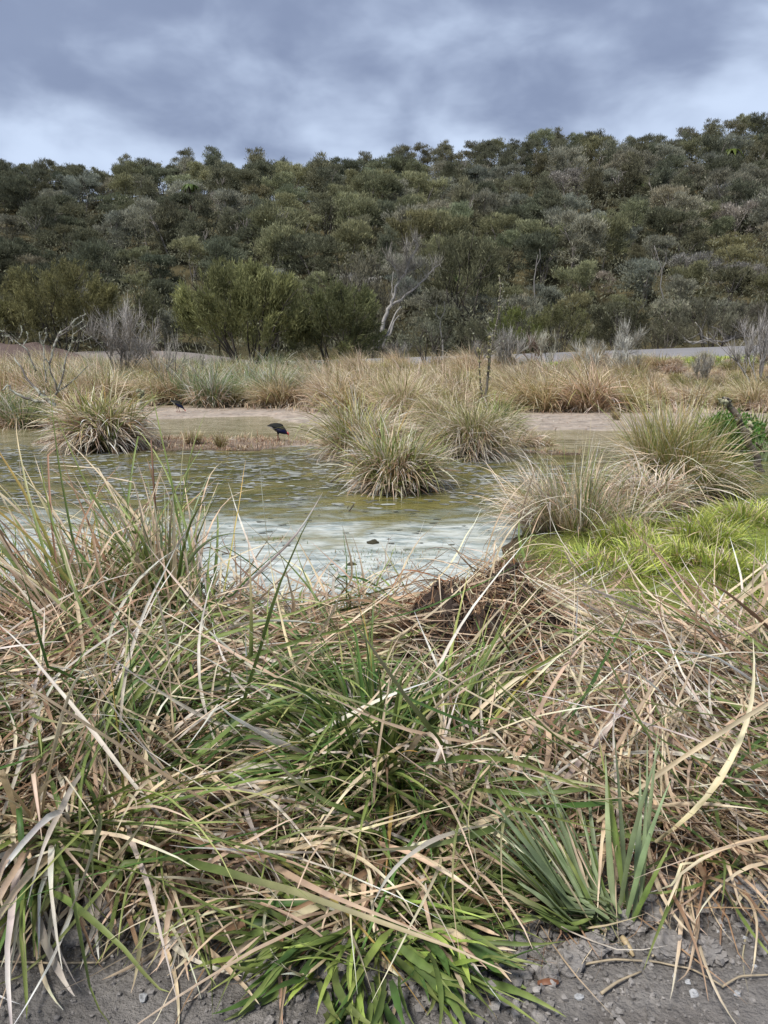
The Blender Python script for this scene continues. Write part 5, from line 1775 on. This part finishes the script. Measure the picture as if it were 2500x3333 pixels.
mb.add(np.stack([gxm * 0.60, gym * 0.5, HM], -1).reshape(-1, 3), np.stack([idx[:-1, :-1], idx[:-1, 1:], idx[1:, 1:], idx[1:, :-1]], -1).reshape(-1, 4), cdirt.reshape(-1, 3))
for _ in range(420):
    a_, q_ = rg.uniform(0, 6.28), math.sqrt(rg.random()) * 0.9
    u_, v_ = q_ * math.cos(a_), q_ * math.sin(a_)
    hz_ = HM[int((v_ + 1) / 2 * (ny_ - 1)), int((u_ + 1) / 2 * (nx_ - 1))]
    blob(mb, (u_ * 0.60, v_ * 0.5, hz_), rg.uniform(0.006, 0.026), np.array((0.062, 0.047, 0.038)) * rg.uniform(0.6, 1.5), rg, 6, 4, 0.28)
mb.build('dirt', M_soil, r_, shade=False)


def mound_z(X, Y):
    u, v = np.clip((X / 0.60 + 1) / 2 * (nx_ - 1), 0, nx_ - 1), np.clip((Y / 0.5 + 1) / 2 * (ny_ - 1), 0, ny_ - 1)
    return np.maximum(HM[v.astype(int), u.astype(int)], bank_h(X + x, Y + y) * 0.5)


mb = MB()
n = 1700
a, r = rg.uniform(0, 6.28, n), np.sqrt(rg.random(n))
bx, by = np.cos(a) * r * 0.55, np.sin(a) * r * 0.5
keep = ~((np.abs(bx + 0.16) < 0.15) & (np.abs(by + 0.05) < 0.16)) & ~((np.abs(bx - 0.3) < 0.14) & (np.abs(by + 0.2) < 0.12)) | (rg.random(n) < 0.2)
bx, by = bx[keep], by[keep]
n = len(bx)
b = np.stack([bx, by, mound_z(bx, by)], 1)
ribbons(mb, b, np.where(rg.random(n) < 0.6, -0.9, 2.6) + rg.normal(size=n) * 0.9, rg.uniform(1.1, 1.8, n), rg.uniform(0.12, 0.45, n), rg.uniform(0.003, 0.010, n), rg.normal(size=n) * 0.4,
        pick({'tan': 3.5, 'brown': 7, 'straw': 1.3, 'rust': 1.5}, n, rg), 7, 1.2, rg.normal(size=n), 2.0, 0, rg.normal(size=n), 0.25, mound_z, rg.uniform(0.0, 0.035, n))
mt = mb.build('matted_leaves', M_leaf, r_)
tag(mt, kind='stuff')
for k in range(46):
    mb = MB()
    a, r = rg.uniform(0, 6.28), 0.3 * math.sqrt(rg.random())
    up = k < 22
    bb = np.array([[r * math.cos(a) + (0.10 if up else 0.05), r * math.sin(a) + 0.12, 0.2]])
    bb[:, 2] = mound_z(bb[:, 0], bb[:, 1])
    ribbons(mb, bb, np.array([rg.uniform(0, 6.28) if not up else rg.normal() * 0.6]), rg.uniform(0.0, 0.5) if up else rg.uniform(0.6, 1.2), rg.uniform(0.35, 0.85) if up else rg.uniform(0.4, 0.7), rg.uniform(0.006, 0.011),
            rg.uniform(0.1, 1.9), pick({'straw': 4, 'tan': 2, 'lime': 1.5, 'orange': 1, 'green': 1} if up else {'straw': 3, 'tan': 4, 'rust': 1}, 1, rg), 12, 1.6, rg.normal() * 0.6, 2.0 if rg.random() < .7 else .6, 0.9,
            rg.normal() * 0.5, 0.3, mound_z, 0.01)
    mb.build('leaf', M_leaf, r_)
for k in range(9):
    mb = MB()
    blob(mb, (0, 0, 0), rg.uniform(0.010, 0.018), np.array((0.30, 0.31, 0.31)) * rg.uniform(0.6, 1.2), rg, 8, 6, 0.12, (1.2, 1, 0.8))
    px_, py_ = (0.25 + rg.normal() * 0.06, -0.27 + rg.normal() * 0.04) if k < 7 else (0.02 + rg.normal() * 0.03, -0.12)
    o = mb.build('pebble', M_stone, r_, (px_, py_, float(mound_z(np.array([px_]), np.array([py_]))[0]) + 0.012))

# ------------------------------------------------------------------ bare soil at the near edge: crumbs, clods, pebbles
rg = np.random.default_rng(97)
mb = MB()
n = 9000
x = rg.uniform(-1.6, 1.9, n)
y = 1.30 + 0.95 * rg.random(n)
keep = (y < soil_edge(x) + 0.10)
x, y = x[keep], y[keep]
edge = smooth(-0.42, 0.02, y - soil_edge(x))
for xx_, yy_, e in zip(x, y, edge):
    if rg.random() > 0.35 + 0.65 * e:
        continue
    r = rg.uniform(0.002, 0.006) + 0.006 * rg.random() ** 4 + 0.017 * e * rg.random() ** 2.5
    blob(mb, (xx_, yy_, float(gz(xx_, yy_)) + r * 0.4), r, np.array((0.27, 0.25, 0.232)) * rg.uniform(0.75, 1.2), rg, 5, 3, 0.25)
o = mb.build('soil_crumbs', M_soil, shade=False)
tag(o, 'loose crumbs of grey-brown soil scattered on the bare ground', 'soil', kind='stuff')


def on_soil(px, py):
    x, y = gp(px, py, -0.03)
    return x, y, float(gz(x, y))


clods = [(2400, 2985, .038), (2455, 2960, .028), (2085, 3020, .030), (2120, 3055, .022), (2010, 3085, .026), (1960, 3115, .022), (1930, 3170, .026), (1870, 3180, .018), (2060, 3095, .018), (2240, 2960, .016),
         (2290, 3180, .026), (2170, 3170, .030), (1850, 3230, .022), (1780, 3260, .018), (1610, 3210, .022), (1500, 3240, .024), (1420, 3290, .020), (560, 2990, .024), (700, 3070, .022), (330, 3030, .024), (250, 3110, .020),
         (820, 3150, .024), (900, 3200, .022), (480, 3060, .018), (1050, 3240, .018), (1140, 3220, .02), (1690, 3130, .018), (2200, 3060, .016)]
for k, (px, py, r) in enumerate(clods):
    x, y, z_ = on_soil(px, py)
    mb = MB()
    r *= 1.5
    blob(mb, (0, 0, 0), r, (0.27, 0.25, 0.232), rg, 12, 9, 0.10, (1.15, 1.0, 0.8))
    for _ in range(14):
        v = rg.normal(size=3)
        v /= np.linalg.norm(v)
        blob(mb, v * r * np.array((1.1, .95, .75)), r * rg.uniform(0.15, 0.4), np.array((0.27, 0.25, 0.232)) * rg.uniform(0.8, 1.15), rg, 6, 4, 0.2)
    o = mb.build('soil_clod', M_soil, loc=(x, y, z_ + r * 0.45), shade=False)
    if k == 0:
        tag(o, 'largest round grey soil clod at the bank foot beside dry grass', 'clod')
    else:
        zone = 'by the roots of the blue-green fan' if 2 <= k <= 9 else ('on the open soil below the fan' if px > 1200 else 'on the soil under the hanging green blades')
        tag(o, f'crumbly grey-brown soil clod {zone}', 'clod', f'soil clods {zone}')
for k, (px, py, r, c) in enumerate([(2340, 3090, .012, .34), (2330, 3195, .011, .36), (2390, 3320, .010, .33), (1600, 3270, .010, .34), (2250, 3320, .012, .40), (2230, 3280, .009, .42), (2000, 3150, .008, .3), (1470, 3300, .016, .42),
                                    (1540, 3320, .013, .38), (2160, 3090, .012, .30), (2150, 3120, .011, .33), (2190, 3260, .010, .40), (2420, 3120, .008, .4), (1880, 3330, .012, .36), (470, 3310, .013, .3), (880, 3310, .008, .42),
                                    (2300, 3150, .008, .3), (2450, 3220, .007, .5)]):
    x, y, z_ = on_soil(px, py)
    mb = MB()
    blob(mb, (0, 0, 0), r * 0.85, np.array((c, c * 1.01, c * 1.02)), rg, 7, 5, 0.2, (1.25, 1.0, 0.7))
    o = mb.build('pebble', M_stone, loc=(x, y, z_ + r * 0.35), shade=False)
    o.rotation_euler = (0, 0, rg.uniform(0, 3))
    tag(o, 'small pale grey pebble on the bare soil', 'pebble', 'pebbles on the bare soil')
# dead leaf, root and straws on the soil
x, y, z_ = on_soil(1745, 3290)
mb = MB()
s = np.linspace(0, 1, 9)
w = 0.011 * np.sin(s * math.pi) ** 0.7 + 0.001
V = np.stack([np.stack([s * 0.055, -w, 0.004 + 0.010 * np.sin(s * 3)], 1), np.stack([s * 0.055, 0 * w, 0.014 + 0.008 * np.sin(s * 3)], 1), np.stack([s * 0.055, w, 0.005 + 0.006 * np.sin(s * 3)], 1)], 1)
idx = np.arange(27).reshape(9, 3)
mb.add(V.reshape(-1, 3), np.concatenate([np.stack([idx[:-1, j], idx[:-1, j + 1], idx[1:, j + 1], idx[1:, j]], -1).reshape(-1, 4) for j in (0, 1)]), (0.22, 0.095, 0.05))
o = mb.build('dead_leaf', M_leaf, loc=(x, y, z_ + 0.006))
tag(o, 'curled reddish brown dead leaf lying on the soil', 'leaf')
x, y, z_ = on_soil(2015, 3150)
mb = MB()
tube(mb, [(0, 0, .03), (.006, -.01, .026), (.014, -.03, .016), (.02, -.045, .008)], (.007, .009, .008, .004), (0.55, 0.43, 0.25), 8)
o = mb.build('root', M_leaf, loc=(x, y, z_))
tag(o, 'pale yellowish root stub between soil clods', 'root')
for k, (p, lab) in enumerate([([(1950, 3330), (2010, 3290), (2080, 3250)], 'thick straw stalk lying on the soil, broken at one end'), ([(1860, 3235), (1990, 3215), (2130, 3215), (2240, 3240), (2340, 3305)], 'long thin straw curving over the soil'),
                              ([(2115, 3200), (2160, 3165), (2205, 3130)], 'short straw splinter on the soil'), ([(2340, 3305), (2400, 3270), (2500, 3255)], 'bent straw running off along the soil'),
                              ([(2110, 3060), (2150, 3100), (2180, 3130)], 'thin straw leaning on the clods of the fan'), ([(0, 3195), (160, 3200), (330, 3190), (420, 3110)], 'brown stalk lying on the soil under the hanging blades')]):
    P_ = np.array([on_soil(*q) for q in p])
    t = np.linspace(0, len(p) - 1, len(p) * 4)
    Q = np.stack([np.interp(t, range(len(p)), P_[:, j]) for j in range(3)], 1)
    Q[:, 2] += 0.012 + 0.004 * np.sin(t * 2)
    mb = MB()
    tube(mb, Q - Q[0], np.linspace(0.0045 if k == 0 else 0.003, 0.0022, len(Q)), (0.50, 0.41, 0.28), 6)
    o = mb.build('straw', M_leaf, loc=Q[0])
    tag(o, lab, 'straw')
# small clover-like leaves in the thatch
mb = MB()
n = 900
ci = rg.integers(0, 26, n)
cxs, cys = rg.uniform(-1.4, 2.0, 26), rg.uniform(2.1, 4.0, 26)
px_, py_ = cxs[ci] + rg.normal(size=n) * 0.06, cys[ci] + rg.normal(size=n) * 0.06
pz_ = fg(px_, py_) + rg.uniform(0.0, 0.07, n)
d = rg.normal(size=(n, 3)) * np.array((1, 1, 0.25)) + np.array((0, 0, 0.15))
kites(mb, np.stack([px_, py_, pz_], 1), d, rg.uniform(0.012, 0.022, n), rg.uniform(0.010, 0.018, n), np.array((0.11, 0.25, 0.035)) * rg.uniform(0.7, 1.3, (n, 1)), rg)
o = mb.build('clover', M_grass, shade=False)
tag(o, 'small bright green herb leaves scattered through the dead thatch', 'herb', kind='stuff')

# lichen belongs to the trunk it crusts, the eye to the bird's body
for o in list(COL.objects):
    k = o.name.split('.')[0]
    if o.parent and o.parent.parent is None and k in ('lichen', 'eye'):
        host = [c for c in o.parent.children if c.name.split('.')[0] in ('trunk', 'body')]
        if host:
            o.parent = host[0]
